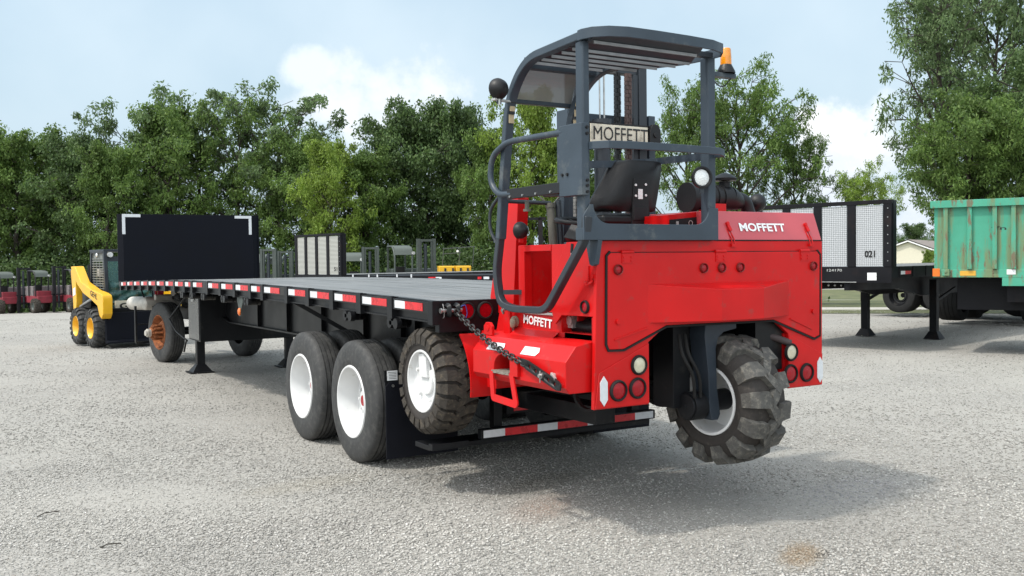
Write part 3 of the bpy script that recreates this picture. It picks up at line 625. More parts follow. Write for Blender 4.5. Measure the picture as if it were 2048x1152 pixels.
# rear underride guard
b = MB(); b.box(.47, 2.12, .152, .21, .362, .435); ug = b.build('underride_guard', BLK, tr, bevel=.004)
b = MB(); b.box(.07, 2.10, .20, .44, .315, .352); b.box(.06, .36, .14, .20, .325, .372); b.build('step_beam', BLK, tr, bevel=.003)
b = MB()
for x in (.62, 1.93): b.box(x, x + .07, .22, .29, .40, 1.2)
b.box(.72, 1.62, .20, .26, .52, .615); b.build('guard_upright', BLK, tr, bevel=.003)
b = MB(); xs = [(.488, .672, 0), (.672, .962, 1), (.962, 1.146, 0), (1.146, 1.431, 1), (1.431, 1.618, 0), (1.618, 1.907, 1), (1.907, 2.096, 0)]
for a, c, k in xs: b.m = k; b.box(a, c, .1485, .1515, .372, .427)
b.build('reflective_tape', [TAPEW, TAPER], ug, smooth=0)
b = MB(); b.m = 1; b.box(.78, .96, .1965, .1995, .54, .60); b.m = 0; b.box(.96, 1.12, .1965, .1995, .54, .60); b.m = 1; b.box(1.12, 1.30, .1965, .1995, .54, .60)
b.build('reflective_tape', [TAPEW, TAPER], ug, smooth=0)
# mounting pads that carry the forklift
b = MB(); b.box(.70, .86, -.95, .22, .60, .72); b.box(1.73, 1.89, -.95, .22, .60, .72); b.box(.72, 1.87, .22, .32, .58, .75); b.build('forklift_mount', BLK, tr, bevel=.004)
# chain lug and pin at the rear corner
b = MB(); b.tube(fillet([(.10, -.02, 1.375), (.10, -.075, 1.37), (.10, -.075, 1.30), (.10, -.02, 1.30)], .02), .01, sq=(.012, .03)); b.tube(fillet([(.17, -.02, 1.375), (.17, -.075, 1.37), (.17, -.075, 1.30), (.17, -.02, 1.30)], .02), .01, sq=(.012, .03)); b.build('chain_lug', BLK, tr)
b = MB(); b.cyl((.045, -.05, 1.335), (.21, -.05, 1.335), .013, n=14); b.cyl((.04, -.05, 1.335), (.05, -.05, 1.335), .019, n=14)
b.tube(fillet([(.065, -.05, 1.37), (.055, -.06, 1.385), (.065, -.065, 1.34), (.07, -.05, 1.29), (.06, -.055, 1.285)], .01), .003, n=6); b.build('lock_pin', STEEL, tr)

# ================================================================== TRUCK-MOUNTED FORKLIFT
fk = based('truck_mounted_forklift', (1.295, -.6, .42), label='big red truck-mounted forklift with slate grey cage hanging on the long trailer rear', cat='forklift')
YP = -1.472
def bolt(b, c, d, r=.012, l=.01): b.cyl(c, tuple(Vector(c) + Vector(d) * l), r, n=10)
# rear panel (with lamp wings)
po = [(.340, 1.788), (2.250, 1.788), (2.246, .80), (1.917, .80), (1.917, 1.168), (1.75, 1.288), (.885, 1.288), (.715, 1.175), (.715, .80), (.305, .80)]
b = MB(); b.prism(po, 1, YP, YP + .03); rp = b.build('rear_panel', RED, fk, bevel=.004)
for pl2 in ([(.715, .80), (.305, .80), (.335, 1.02), (.715, 1.175)], [(1.917, .80), (2.246, .80), (2.249, 1.02), (1.917, 1.168)]):
    pl2 = [(p[0] + (.006 if p[0] < .5 else -.006 if p[0] > 2.1 else 0), p[1] + .006 * (1 if p[1] < .85 else -1)) for p in pl2]; b = MB(); b.prism(pl2, 1, YP - .006, YP - .0005); b.build('lamp_plate', RED, fk, bevel=.003)
# returns of the panel (side depth)
b = MB(); b.box(.715, .735, YP + .03, YP + .30, .80, 1.17); b.box(1.90, 1.917, YP + .03, YP + .30, .80, 1.17); b.box(2.22, 2.248, YP + .03, YP + .5, .82, 1.785); b.build('panel_return', REDI, fk)
# door with gasket
dp = [(.408, 1.697), (.430, 1.716), (2.188, 1.716), (2.213, 1.692), (2.209, 1.145), (2.160, 1.128), (1.770, 1.268), (.850, 1.272), (.520, 1.146), (.415, 1.149), (.400, 1.180)]
b = MB(); b.prism(dp, 1, YP - .011, YP - .001); dr = b.build('rear_door', RED, fk, bevel=.004)
gp = [Vector((p[0], YP - .006, p[1])) for p in dp]; cx = Vector((1.3, YP - .006, 1.45))
def outset(poly, d):
    n = len(poly); out_ = []
    for i in range(n):
        a = Vector(poly[i - 1]); p = Vector(poly[i]); c = Vector(poly[(i + 1) % n])
        e1 = (p - a).normalized(); e2 = (c - p).normalized(); n1 = Vector((-e1.y, e1.x)); n2 = Vector((-e2.y, e2.x)); m = (n1 + n2).normalized()
        out_.append(p + m * d / max(.4, m.dot(n1)))
    return out_
go = outset([Vector(p) for p in dp], .008)
gs_ = [go[1], go[0]] + go[:2:-1] + [go[2]]
b = MB(); b.tube([(p.x, YP - .005, p.y) for p in gs_], .01, sq=(.012, .013, (0, 1, 0))); b.box(.43, 2.19, YP - .006, YP, 1.7165, 1.7205); b.build('door_seal', RUB, dr and fk)
# crash bumper on the door
b = MB(); pb = [(.705, YP - .010), (1.915, YP - .010), (1.60, YP - .135), (1.185, YP - .135)]
top = [(p[0], p[1]) for p in pb]
z0, z1, zf = 1.292, 1.524, 1.487
vs = [(.705, YP - .010, z0), (1.915, YP - .010, z0), (1.53, YP - .155, z0), (1.168, YP - .155, z0), (.705, YP - .010, z1), (1.915, YP - .010, z1), (1.53, YP - .155, zf), (1.168, YP - .155, zf)]
b._add(vs, [(0, 1, 2, 3), (4, 5, 6, 7), (0, 3, 7, 4), (3, 2, 6, 7), (2, 1, 5, 6), (0, 4, 5, 1)]); b.build('crash_bumper', RED, fk, bevel=.003, smooth=0)
# pressed ribs, latches and hinges
b = MB(); b.bar((.45, YP - .012, 1.205), (.70, YP - .012, 1.265), .012, .008); b.bar((1.92, YP - .012, 1.27), (2.13, YP - .012, 1.19), .012, .008); bolt(b, (.476, YP - .011, 1.31), (0, -1, 0), .016, .012); bolt(b, (2.145, YP - .011, 1.31), (0, -1, 0), .016, .012)
b.build('door_ribs', RED, fk)
for x in (.55, 1.295, 2.06):
    b = MB(); b.cyl((x - .045, YP - .014, 1.722), (x + .045, YP - .014, 1.722), .010, n=10); b.box(x - .04, x + .04, YP - .016, YP - .0115, 1.655, 1.712)
    for dx in (-.028, .028):
        for dz in (1.67, 1.69): bolt(b, (x + dx, YP - .016, dz), (0, -1, 0), .006, .004)
    b.build('hinge', RED, fk)
def roundlamp(x, y, z, r, lens, nm, ax=(0, -1, 0), ring=RUB, par=None):
    l = MB(); l.lathe([(.012, .0), (.011, r * .6), (.006, r * .92), (.0, r)], o=(x, y, z), ax=ax, n=28); lo = l.build(nm, lens, par or fk)
    g = MB(); g.lathe([(.0, r * .95), (.016, r * .97), (.018, r * 1.08), (.010, r * 1.2), (.0, r * 1.22)], o=(x, y, z), ax=ax, n=28); g.build('lamp_ring', ring, lo)
    return lo
DRED = mat('lamp_ring_red', (.16, .012, .01), .5)
for x in (.479, 1.151, 1.303, 1.464, 2.144): roundlamp(x, YP - .012, 1.617, .026, LENSR, 'marker_lamp', ring=DRED)
for x, z in ((.478, .902), (.622, .906), (1.927, .900), (2.082, .897)): roundlamp(x, YP - .007, z, .053, LENSR, 'tail_lamp')
for x in (.634, 1.932): roundlamp(x, YP - .007, 1.044, .050, LENSW, 'reversing_lamp')
for x in (.372, 2.215):
    b = MB(); b.prism([(x - .027, .855), (x, .818), (x + .027, .855), (x + .027, .958), (x, .995), (x - .027, .958)], 1, YP - .0105, YP - .0066); b.build('reflector', TAPEW, fk, smooth=0)
# engine hood
b = MB(); xl, xr = 1.262, 2.246
prof = [(YP + .002, 1.792), (YP + .070, 1.980), (-.55, 1.985), (-.55, 1.792)]
vs = []
for xx, t in ((xl, 0), (xr, 1)):
    for (y, z) in prof: vs.append((xx, y, z))
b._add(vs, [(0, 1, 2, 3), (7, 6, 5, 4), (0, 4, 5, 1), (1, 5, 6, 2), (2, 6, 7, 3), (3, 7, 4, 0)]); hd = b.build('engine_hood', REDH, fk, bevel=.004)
b = MB(); b.box(xl, xr + .004, YP - .004, YP + .01, 1.7885, 1.7945); b.build('hood_seal', RUB, fk)
b = MB(); b.box(.352, 2.24, YP + .03, -1.16, 1.74, 1.786); b.box(.80, 2.24, -1.16, -.55, 1.74, 1.786); b.build('body_top_plate', RED, fk)
for x in (1.40, 2.12):
    b = MB(); s0 = Vector((x, YP + .045, 1.895)); s1 = Vector((x + .012, YP + .012, 1.815)); nrm = Vector((0, -.94, .33))
    b.bar(s0 + nrm * .012, s0 * .4 + s1 * .6 + nrm * .016, .022, .012, up=(0, -1, .3)); b.tube([s0 + nrm * .012 + Vector((-.012, 0, -.03)), s1 + Vector((-.012, -.012, -.01)), Vector((x - .004, YP - .014, 1.765)), Vector((x + .022, YP - .014, 1.765)), s1 + Vector((.012, -.012, -.01)), s0 + nrm * .012 + Vector((.012, 0, -.03))], .004, n=6)
    b.box(x - .008, x + .032, YP - .018, YP - .001, 1.750, 1.766); b.cyl(s0, s0 + nrm * .022, .012, n=10); b.build('hood_latch', RED, fk)
# lettering on hood
ax_y = Vector((0, .070, .188)).normalized()
wtext('lettering', 'MOFFETT', .415, LETW, fk, frame(Vector((1.71, YP + .033, 1.8755)) + Vector((0, -.94, .35)) * .004, (1, 0, 0), ax_y), offset=.03, shear=0, height=.058)
# air cleaner on the hood
b = MB(); ay, az_ = -.90, 2.108
b.cyl((1.565, ay, az_), (1.93, ay, az_), .085, n=32); b.cyl((1.535, ay, az_ - .005), (1.59, ay, az_ - .005), .105, n=32)
b.lathe([(0, .085), (.04, .08), (.10, .06), (.15, .03)], o=(1.93, ay, az_), ax=(1, 0, -.25), n=28)
for x in (1.60, 1.63, 1.77, 1.83): b.cyl((x, ay, az_), (x + .022, ay, az_), .092, n=32)
b.tube(fillet([(1.98, ay, az_), (2.10, ay, az_ - .01), (2.14, ay, 1.98)], .07), .05, n=14)
ac = b.build('air_cleaner', PLASTIC, fk, smooth=50)
b = MB(); b.cyl((1.90, ay, 2.16), (1.90, ay, 2.225), .040, n=20); b.lathe([(-.005, .0), (-.005, .085), (.012, .088), (.035, .055), (.05, .02), (.053, .0)], o=(1.90, ay, 2.235), ax=(0, 0, 1), n=28); b.build('intake_cap', BLK, ac, smooth=50)
b = MB(); b.box(1.73, 1.83, ay - .085, ay + .085, 1.985, 2.06); b.build('cleaner_bracket', RED, fk)
def worklamp(c, r, ax, lens=None, nm='work_lamp'):
    b = MB(); a = Vector(ax).normalized(); b.lathe([(-r * 1.0, 0), (-r * .95, r * .5), (-r * .5, r * 1.0), (0, r * 1.22), (.016, r * 1.22), (.018, r * 1.05), (.010, r * .92)], o=c, ax=a, n=28); l = b.build(nm, PLASTIC, fk, smooth=50)
    b = MB(); b.lathe([(.006, r * .9), (.012, r * .5), (.014, 0)], o=c, ax=a, n=28); b.build('lamp_lens', lens or LENSC, l, smooth=60)
    b = MB(); b.bar(Vector(c) + Vector((0, 0, -r * .8)), Vector(c) + Vector((0, 0, -r * 1.7)), .03, .012); b.build('lamp_bracket', RED if nm == 'side_work_lamp' else CAGED, l)
    return l
worklamp((2.27, -.86, 2.085), .055, (.3, 1, 0))
worklamp((1.105, YP - .05, 2.176), .056, (-.25, -1, .05), nm='rear_work_lamp')
worklamp((.30, -.70, 1.872), .046, (-.2, 1, 0), nm='side_work_lamp')
worklamp((.12, -.745, 2.762), .056, (-.1, 1, 0), nm='front_work_lamp')
b = MB(); b.bar((.08, -.74, 2.695), (.235, -.70, 2.695), .035, .012); b.cyl((.12, -.745, 2.66), (.12, -.745, 2.71), .010, n=8); b.build('lamp_arm', ALU, fk)
# -- left body side
def side_z(y): return 1.335
b = MB(); b.prism([(YP + .03, 1.786), (-1.16, 1.786), (-1.02, 1.60), (-1.0, 1.30), (-1.03, 1.28), (-1.10, 1.338), (YP + .03, 1.342)], 0, .338, .352); b.build('side_panel', RED, fk, bevel=.003)
b = MB(); b.box(.335, .352, YP + .03, YP + .055, 1.0, 1.338); b.box(.36, .70, YP + .06, -.9, 1.20, 1.23); b.box(.74, .76, -1.40, -.2, 1.0, 1.72); b.build('chassis_inner', REDI, fk)
b = MB(); b.prism([(YP + .035, 1.232), (YP + .035, 1.20), (-1.1, 1.20), (-1.1, 1.232)], 0, .36, .74); b.build('battery_shelf', REDI, fk)
b = MB(); b.cyl((.50, YP + .05, 1.262), (.50, -1.0, 1.262), .058, n=24); b.build('hydraulic_cylinder', BLK, fk)
b = MB(); b.box(.42, .50, -1.10, -1.04, 1.255, 1.345); b.cyl((.41, -1.075, 1.30), (.44, -1.075, 1.30), .03, n=14); b.build('valve_block', ALU, fk)
roundlamp(.337, -1.355, 1.398, .033, LENSR, 'side_marker_lamp', ax=(-1, 0, 0))
b = MB(); b.box(.331, .338, -1.395, -1.388, 1.53, 1.64); b.tube(fillet([(.335, -1.43, 1.555), (.315, -1.43, 1.54), (.315, -1.40, 1.525), (.32, -1.37, 1.55)], .01), .008, n=8); b.cyl((.338, -1.435, 1.58), (.325, -1.435, 1.58), .014, n=10); b.build('side_hook', RED, fk)
# pillars and floor well
b = MB(); b.box(.345, .50, -1.145, -.985, 1.335, 1.775); b.build('seat_pillar', RED, fk, bevel=.003)
b = MB(); b.box(.34, .40, -.672, -.60, 1.335, 1.776); b.box(.34, .40, -.985, -.672, 1.735, 1.776); b.box(.40, .78, -.66, -.62, 1.30, 1.775); b.build('well_frame', RED, fk, bevel=.003)
b = MB(); b.box(.765, .78, -1.0, -.62, 1.30, 1.775); b.box(.42, .76, -1.16, -1.148, 1.3, 1.77); b.build('well_back', REDI, fk)
b = MB(); b.box(.36, .76, -1.0, -.62, 1.33, 1.345); b.build('floor_plate', ALU, fk)
b = MB(); b.prism([(-.66, 1.37), (-.98, 1.355), (-.98, 1.35), (-.66, 1.35)], 0, .36, .44); b.build('floor_lip', RED, fk)
b = MB(); b.prism([(.10, 1.30), (.10, 1.42), (-.10, 2.115), (-.30, 2.115), (-.215, 1.30)], 0, .53, .62); b.build('mast_guide_plate', RED, fk, bevel=.004)
# lower chassis nose with lettering
b = MB(); b.prism([(-1.05, 1.335), (-.30, 1.335), (-.25, 1.19), (-1.05, 1.19)], 0, .37, .74)
b._add([(.369, -1.04, 1.235), (.369, -.45, 1.235), (.30, -1.04, 1.185), (.30, -.45, 1.185)], [(0, 1, 3, 2)]); b.build('chassis_nose', RED, fk, bevel=.003)
wtext('lettering', 'MOFFETT', .335, LETW, fk, frame((.3665, -.785, 1.284), (0, -1, -0.06), (0, 0, 1)), offset=.03, height=.058)
b = MB(); b.cyl((.368, -.515, 1.270), (.33, -.515, 1.270), .038, n=16); b.sphere((.33, -.535, 1.265), .032, sc=(.6, 1, 1.2)); b.build('filler_cap', mat('dusty_cap', (.25, .21, .15), .7, var=.3, scale=20), fk)
b = MB(); b.prism([(-.33, 1.18), (-.33, 1.24), (-.36, 1.265), (-.41, 1.265), (-.44, 1.24), (-.44, 1.18)], 0, .225, .245); b.prism([(-.45, 1.33), (-.53, 1.36), (-.53, 1.18), (-.45, 1.18)], 0, .31, .33); b.cyl((.22, -.385, 1.225), (.26, -.385, 1.225), .020, n=16); b.build('anchor_lug', RED, fk, bevel=.002)
b = MB(); b.cyl((.30, -.45, 1.345), (.345, -.45, 1.345), .014, n=12); b.box(.31, .33, -.465, -.435, 1.32, 1.37); b.build('hose_fitting', STEEL, fk)
# -- stabiliser arm / wheel arms
def armprof(X): return [(X(.345), .935), (X(.345), 1.198), (X(.70), 1.198), (X(.70), .90)] if X(0) > 1 else [(X(.140), .935), (X(.140), 1.085), (X(.215), 1.175), (X(.345), 1.198), (X(.70), 1.198), (X(.70), .90), (X(.165), .90)]
def boolean_cut(o, cutter):
    md = o.modifiers.new('cut', 'BOOLEAN'); md.operation = 'DIFFERENCE'; md.solver = 'EXACT'; md.object = cutter
    dg = bpy.context.evaluated_depsgraph_get(); dg.update(); me = bpy.data.meshes.new_from_object(o.evaluated_get(dg)); o.modifiers.remove(md)
    old = o.data; o.data = me; bpy.data.meshes.remove(old); bpy.data.objects.remove(cutter)
for s in (0, 1):
    X = (lambda x: x) if s == 0 else (lambda x: WD - x)
    b = MB(); b.prism([(p[0], p[1]) for p in armprof(X)], 1, -1.425, -.33); ar = b.build('wheel_arm', RED, fk, smooth=0)
    if s == 0:
        c = MB(); yc, zc, rr = -.715, .985, .11
        pts = [(yc - rr, .955)] + [(yc + rr * cos(R(a)), zc + rr * .85 * sin(R(a))) for a in range(180, -1, -20)] + [(yc + rr, .955)]
        c.prism(pts, 0, .10, .40); cu = c.build('cutter', RED, None); cu.location = (0, 0, 0); boolean_cut(ar, cu)
        for m_ in list(ar.data.materials)[1:]: pass
        ar.data.materials.clear(); ar.data.materials.append(RED)
        bb = ar.modifiers.new('b', 'BEVEL'); bb.width = .004; bb.segments = 2; bb.limit_method = 'ANGLE'; bb.angle_limit = R(40)
        b = MB(); b.box(.12, .40, -.825, -.605, .955, .972); tread = b.build('step_tread', mat('checker_tread', (.20, .18, .15), .7, var=.3, scale=30, bump=1, bscale=90), fk)
        b = MB(); b.tube(fillet([(.125, -.60, .965), (.105, -.655, .800), (.105, -.935, .785), (.125, -.845, .975)], .012, 3), .01, sq=(.010, .045, (0, 1, 0))); b.build('step_hanger', RED, fk)
        b = MB(); b.prism([(-.84, .955), (-.84, 1.05), (-.87, 1.075), (-.93, 1.08), (-.93, .955)], 0, .118, .138); b.build('step_cheek', RED, fk)
        for ya, yb_ in ((-.50, -.70), (-.92, -1.11)):
            # on the sloping strip of the arm
            def on(y, t): return Vector((.140 + .075 * t - .0025, y, 1.085 + .09 * t + .003))
            b = MB(); b._add([on(ya, .1), on(ya, .62) + Vector((0, -.0, 0)), on(yb_ + .02, .62), on(yb_, .36), on(yb_ + .02, .1)], [(0, 1, 2, 3, 4)]); b.build('reflector', TAPEW, fk, smooth=0)
    # fender band behind the tyre
    b = MB(); x0, x1 = (.325, .40) if s == 0 else (WD - .40, WD - .325)
    x0, x1 = (.20, .40) if s == 0 else (WD - .40, WD - .33); pr = [(x0, .468), (x1, .468), (x1, .480), (x0, .480)]
    b.lathe(pr, o=(0, .29, .81), ax=(1, 0, 0), n=20, closed=True, a0=R(42), a1=R(99)); xi = .36 if s == 0 else WD - .37
    b.build('fender', RED, fk)
    b = MB(); b.prism([(-.12, 1.19), (-.31, 1.19), (-.31, .80), (-.14, .80), (-.10, .98)], 0, min(X(.33), X(.70)), max(X(.33), X(.70))); b.build('arm_knuckle', RED, fk)
# fix: arm end plate bolts
b = MB(); b.cyl((.142, -1.31, 1.0), (.118, -1.31, 1.0), .016, n=10); b.bar((.125, -1.30, 1.012), (.112, -1.36, .985), .014); b.build('grease_fitting', ALU, fk)
# front wheels
for s in (0, 1):
    e = wheel(fk, (.05 if s == 0 else WD - .05, .29, .812), flip=bool(s))
    lug_tyre(.392, .285, .222, 23, lug_h=.026, lw=.074, slope=.42).build('tyre', [TYS, TYM], e, smooth=30)
    rb = MB(); rb.lathe([(.012, .232), (.0, .226), (.0, .214), (.02, .206), (.045, .20), (.05, .195), (.058, .175), (.062, .10), (.040, .095), (.038, .0)], n=48)
    for q in range(5):
        a = 2 * pi * q / 5 + .5; rb.cyl((.066, .15 * cos(a), .15 * sin(a)), (.03, .15 * cos(a), .15 * sin(a)), .014, n=8)
    rb.prism([(-.06, .03), (.06, .03), (.075, .19), (.0, .20), (-.045, .17)], 0, .02, .05)
    rb.build('rim', WHT, e, smooth=45)
    b = MB(); b.cyl((.33 if s == 0 else WD - .33, .29, .812), (.75 if s == 0 else WD - .75, .29, .812), .09, n=20); b.build('drive_motor', BLK, fk)
# rear steering wheel, fork and drive
e = wheel(fk, (1.315, -1.345, .755), rz=R(4), name='steer_wheel')
lug_tyre(.425, .33, .218, 13, lug_h=.040, lw=.106, slope=.66).build('tyre', [TYS, TYW], e, smooth=30)
b = MB(); b.lathe([(.014, .228), (.0, .224), (.0, .208), (.02, .200), (.06, .192), (.13, .187), (.16, .18), (.165, .09), (.15, .08), (.15, 0)], n=48); b.build('rim', WHT, e, smooth=45)
b = MB()
fp = [(1.205, 1.262), (1.47, 1.262), (1.47, 1.222), (1.36, 1.205), (1.31, 1.17), (1.29, 1.10), (1.295, .95), (1.30, .84), (1.325, .68), (1.305, .645), (1.255, .645), (1.235, .72), (1.225, .95), (1.195, 1.19)]
b.prism(fp, 1, -1.445, -1.30)
fo = b.build('steering_fork', FORKM, fk, bevel=.004)
b = MB(); b.box(1.0, 1.60, -1.44, -1.05, 1.262, 1.30); b.cyl((1.3, -1.2, 1.27), (1.3, -1.2, 1.45), .10, n=24); b.box(1.06, 1.20, -1.30, -1.10, .72, 1.262); b.build('fork_head', BLK, fk, bevel=.003)
b = MB(); b.cyl((1.13, -1.35, .735), (1.24, -1.35, .735), .092, n=32); b.cyl((1.115, -1.35, .735), (1.13, -1.35, .735), .080, n=32); b.cyl((1.11, -1.35, .735), (1.12, -1.35, .735), .012, n=8); b.cyl((1.2, -1.335, .755), (1.47, -1.345, .755), .07, n=20); b.build('wheel_motor', BLK, fk, bevel=.003)
b = MB()
for dx in (0, .05): b.tube(fillet([(1.02 + dx, -1.40, 1.20), (.99 + dx, -1.46, 1.08), (1.08 + dx, -1.47, .95), (1.12 + dx, -1.43, .80)], .08, 6), .011, n=8)
b.build('hydraulic_hoses', RUB, fk)
b = MB(); b.box(.80, 1.80, -1.0, -.3, .90, 1.28); b.box(.75, .82, -1.35, -.3, 1.0, 1.25); b.box(1.78, 1.86, -1.35, -.3, 1.0, 1.25); b.cyl((1.86, -1.40, 1.18), (1.72, -1.2, 1.22), .03, n=14); b.build('under_frame', BLK, fk)
b = MB(); b.tube(fillet([(1.70, -1.25, 1.18), (1.80, -1.42, 1.155), (1.935, -1.47, 1.105)], .06), .024, n=12); b.build('exhaust_pipe', mat('sooty_exhaust', (.05, .035, .035), .7, var=.3), fk)
b = MB(); b.lathe([(0, .10), (.0, .12), (.03, .12), (.03, .10)], o=(.45, -1.2, .86), ax=(1, .2, 0), n=24, closed=True); b.build('coiled_hose', RUB, fk)
b = MB(); b.box(1.655, 2.21, -1.43, -.3, .93, 1.70); b.build('engine_bay', BLK, fk)

# -- cage
xl, xr = .215, 1.235; yr, yf = -1.515, -.60
b = MB()
b.box(xl, xl + .050, yr, yr + .075, 1.85, 2.93); b.build('rear_post', CAGE, fk, bevel=.012, seg=3)
b = MB(); b.box(xr - .066, xr, yr, yr + .075, 1.85, 2.93); b.build('rear_post', CAGE, fk, bevel=.012, seg=3)
b = MB(); # base frame with filleted uprights
fr = [(.205, 1.79), (1.24, 1.79), (1.24, 1.99), (1.19, 1.99)] + [(1.165 - .11 + .11 * cos(R(a)), 1.995 - .0 - .11 * 1 + .11 * 1 - .11 * sin(R(a)) ) for a in range(0, 91, 15)] + [(.385 + .0 - .0 + .11 * cos(R(a)) - .0, 1.995 - .11 * sin(R(a))) for a in range(90, 181, 15)] + [(.25, 1.995), (.205, 1.93)]
b.prism(fr, 1, yr - .012, yr - .0); b.box(.205, 1.24, yr, yr + .07, 1.79, 1.86); b.build('base_frame', CAGE, fk, bevel=.003)
b = MB(); b.prism([(-1.46, 1.79), (-1.40, 1.79), (-1.44, 1.65), (-1.465, 1.64), (-1.495, 1.65), (-1.53, 1.79)], 0, .305, .335); b.build('mount_gusset', CAGE, fk, bevel=.002)
# left side rail + front post (one bent tube)
pth = fillet([(xl + .03, yr + .04, 2.945), (xl + .03, -.86, 2.925), (xl + .03, -.665, 2.72), (xl + .03, -.575, 2.35), (xl + .03, -.55, 1.70), (xl + .03, -.52, 1.30)], .20, 8)
pth = fillet([(xl + .02, yr - .02, 2.955), (xl + .02, -.90, 2.930), (xl + .025, -.68, 2.72), (xl + .025, -.545, 1.82)], .18, 8)
b = MB(); b.tube(pth, .03, sq=(.05, .06, (1, 0, 0))); b.build('front_post', CAGE, fk, bevel=.008)
pth2 = fillet([(.96, -1.10, 2.955), (.80, -.88, 2.925), (.745, -.68, 2.72), (.745, -.56, 2.35), (.745, -.54, 1.80)], .14, 8)
b = MB(); b.tube(pth2, .03, sq=(.05, .06, (1, 0, 0))); b.build('front_post', CAGE, fk, bevel=.008)
# roof: plan outline
rear = [(.20, -1.53), (.22, -1.60), (.29, -1.665), (.40, -1.70), (.60, -1.705), (.85, -1.70), (1.05, -1.685), (1.17, -1.64), (1.232, -1.56), (1.235, -1.45)]
right = [(1.20, -1.25), (1.10, -1.08), (.97, -.97), (.80, -.90)]
left = [(.74, -.86), (.24, -.86)]
b = MB(); b.tube([(.205, -1.49, 2.952)] + [(p[0], p[1], 2.952) for p in rear + right], .02, sq=(.014, .060, (0, 0, 1))); b.box(.24, .82, -.885, -.855, 2.925, 2.95)
rf = b.build('roof_rim', CAGE, fk, bevel=.003)
b = MB(); b.box(.24, 1.19, -1.54, -1.49, 2.918, 2.948)
SLATM = mat('skylit_slat_edge', (.26, .27, .28), .45, var=.2, scale=9)  # pale lips: sky light on the slat flanges put into the colour
for y, x1 in ((-1.40, 1.18), (-1.29, 1.16), (-1.18, 1.10), (-1.07, 1.02), (-.965, .93), (-1.61, 1.05)):
    b.m = 0; b.prism([(y, 2.955), (y + .014, 2.955), (y + .06, 2.918), (y + .046, 2.918)], 0, .24, x1); b.m = 1; b.box(.26, x1 - .02, y + .040, y + .046, 2.900, 2.917)
b.build('roof_slats', [CAGED, SLATM], fk)
b = MB(); b.box(.24, .82, -.885, -.83, 2.88, 2.915); b.box(.24, .76, -.66, -.635, 2.70, 2.725); b.build('front_crossbar', CAGE, fk, bevel=.003)
b = MB()
cp = fillet([(0, -.80, 2.895), (0, -.70, 2.85), (0, -.645, 2.70)], .1, 5)
for i in range(len(cp) - 1):
    a_, c_ = cp[i], cp[i + 1]; b._add([(.27, a_.y, a_.z), (.74, a_.y, a_.z), (.74, c_.y, c_.z), (.27, c_.y, c_.z)], [(0, 1, 2, 3)])
b.build('visor_panel', VISOR, fk, smooth=80)
b = MB(); b.box(.268, .742, -.655, -.640, 2.695, 2.712); b.build('visor_edge', OLIVE, fk)
# safety stickers on the two front posts
STK = mat('sticker_tan', (.45, .36, .22), .5)
for x in (xl, .72):
    b = MB(); b.m = 0
    for q, z in enumerate((2.70, 2.635, 2.56)):
        b.m = 0; b.box(x + .008, x + .045, -.7175 + q * .012 - .004, -.712 + q * .012 - .004, z, z + .055)
    b.m = 1
    for q, z in enumerate((2.685, 2.618)): b.box(x + .008, x + .045, -.7175 + q * .012 - .004, -.712 + q * .012 - .004, z, z + .016)
    b.build('safety_sticker', [STK, LETB], fk, smooth=0)
# guard bars behind the seat
gb = [(.245, yr + .02, 2.325), (.245, -1.57, 2.325), (.30, -1.64, 2.325), (.45, -1.668, 2.325), (.70, -1.675, 2.325), (.95, -1.672, 2.325), (1.13, -1.655, 2.325), (1.215, -1.60, 2.325), (1.225, yr + .02, 2.325)]
b = MB(); b.tube(gb, .02, sq=(.018, .045, (0, 0, 1))); b.build('rear_guard_bar', CAGE, fk, bevel=.004)
b = MB(); b.tube(fillet([(1.19, -1.44, 2.335), (1.15, -.85, 2.335), (.30, -.85, 2.315), (.245, -1.44, 2.10)][:3] + [(.62, -.86, 2.33)], .05), .012, sq=(.02, .04, (0, 0, 1))) if False else None
b.tube([(.62, -.97, 2.285), (.92, -.95, 2.305), (1.20, -.86, 2.335), (1.265, -.92, 2.34), (1.19, -1.45, 2.318)], .01, sq=(.02, .045, (0, 0, 1))); b.build('inner_guard_bar', CAGE, fk)
# gate box at the left rear post, with handrail
b = MB(); b.prism([(.172, -1.47), (.188, -1.535), (.235, -1.542), (.235, -1.33), (.172, -1.33)], 2, 2.045, 2.455); b.build('gate_box', CAGE, fk, bevel=.004)
for z in (2.43, 2.395, 2.13, 2.10, 2.065): b = MB(); bolt(b, (.222, -1.538, z), (0, -1, 0), .009, .012); b.build('bolt', PLASTIC, fk)
for y in (-1.37, -1.42): b = MB(); bolt(b, (.172, y, 2.17), (-1, 0, 0), .009, .01); b.build('bolt', PLASTIC, fk)
b = MB(); hpth = fillet([(.19, -1.36, 2.420), (.19, -.72, 2.435), (.19, -.525, 2.36), (.19, -.50, 2.20), (.19, -.60, 2.105), (.19, -.78, 2.10)], .09, 6); b.tube(hpth, .0195, n=14); b.build('handrail', CAGE, fk, smooth=60)
b = MB(); b.box(.172, .205, -1.335, -.74, 2.068, 2.132); pad = b.build('gate_pad', PLASTIC, fk, bevel=.004)
for y in (-1.24, -1.08, -.93, -.78): b = MB(); bolt(b, (.172, y, 2.082), (-1, 0, 0), .007, .006); b.build('rivet', STEEL, fk)
b = MB(); b.cyl((.235, -.88, 2.0), (.235, -.88, 2.05), .014, n=10); b.cyl((.235, -.88, 1.985), (.235, -.88, 2.0), .024, n=14); b.build('stop_knob', OLIVE, fk)
b = MB(); b.cyl((.60, -.60, 2.06), (.245, -.56, 2.07), .014, n=10); b.cyl((.245, -1.46, 2.062), (.22, -1.1, 2.075), .016, n=10); b.build('cross_tube', CAGED, fk)
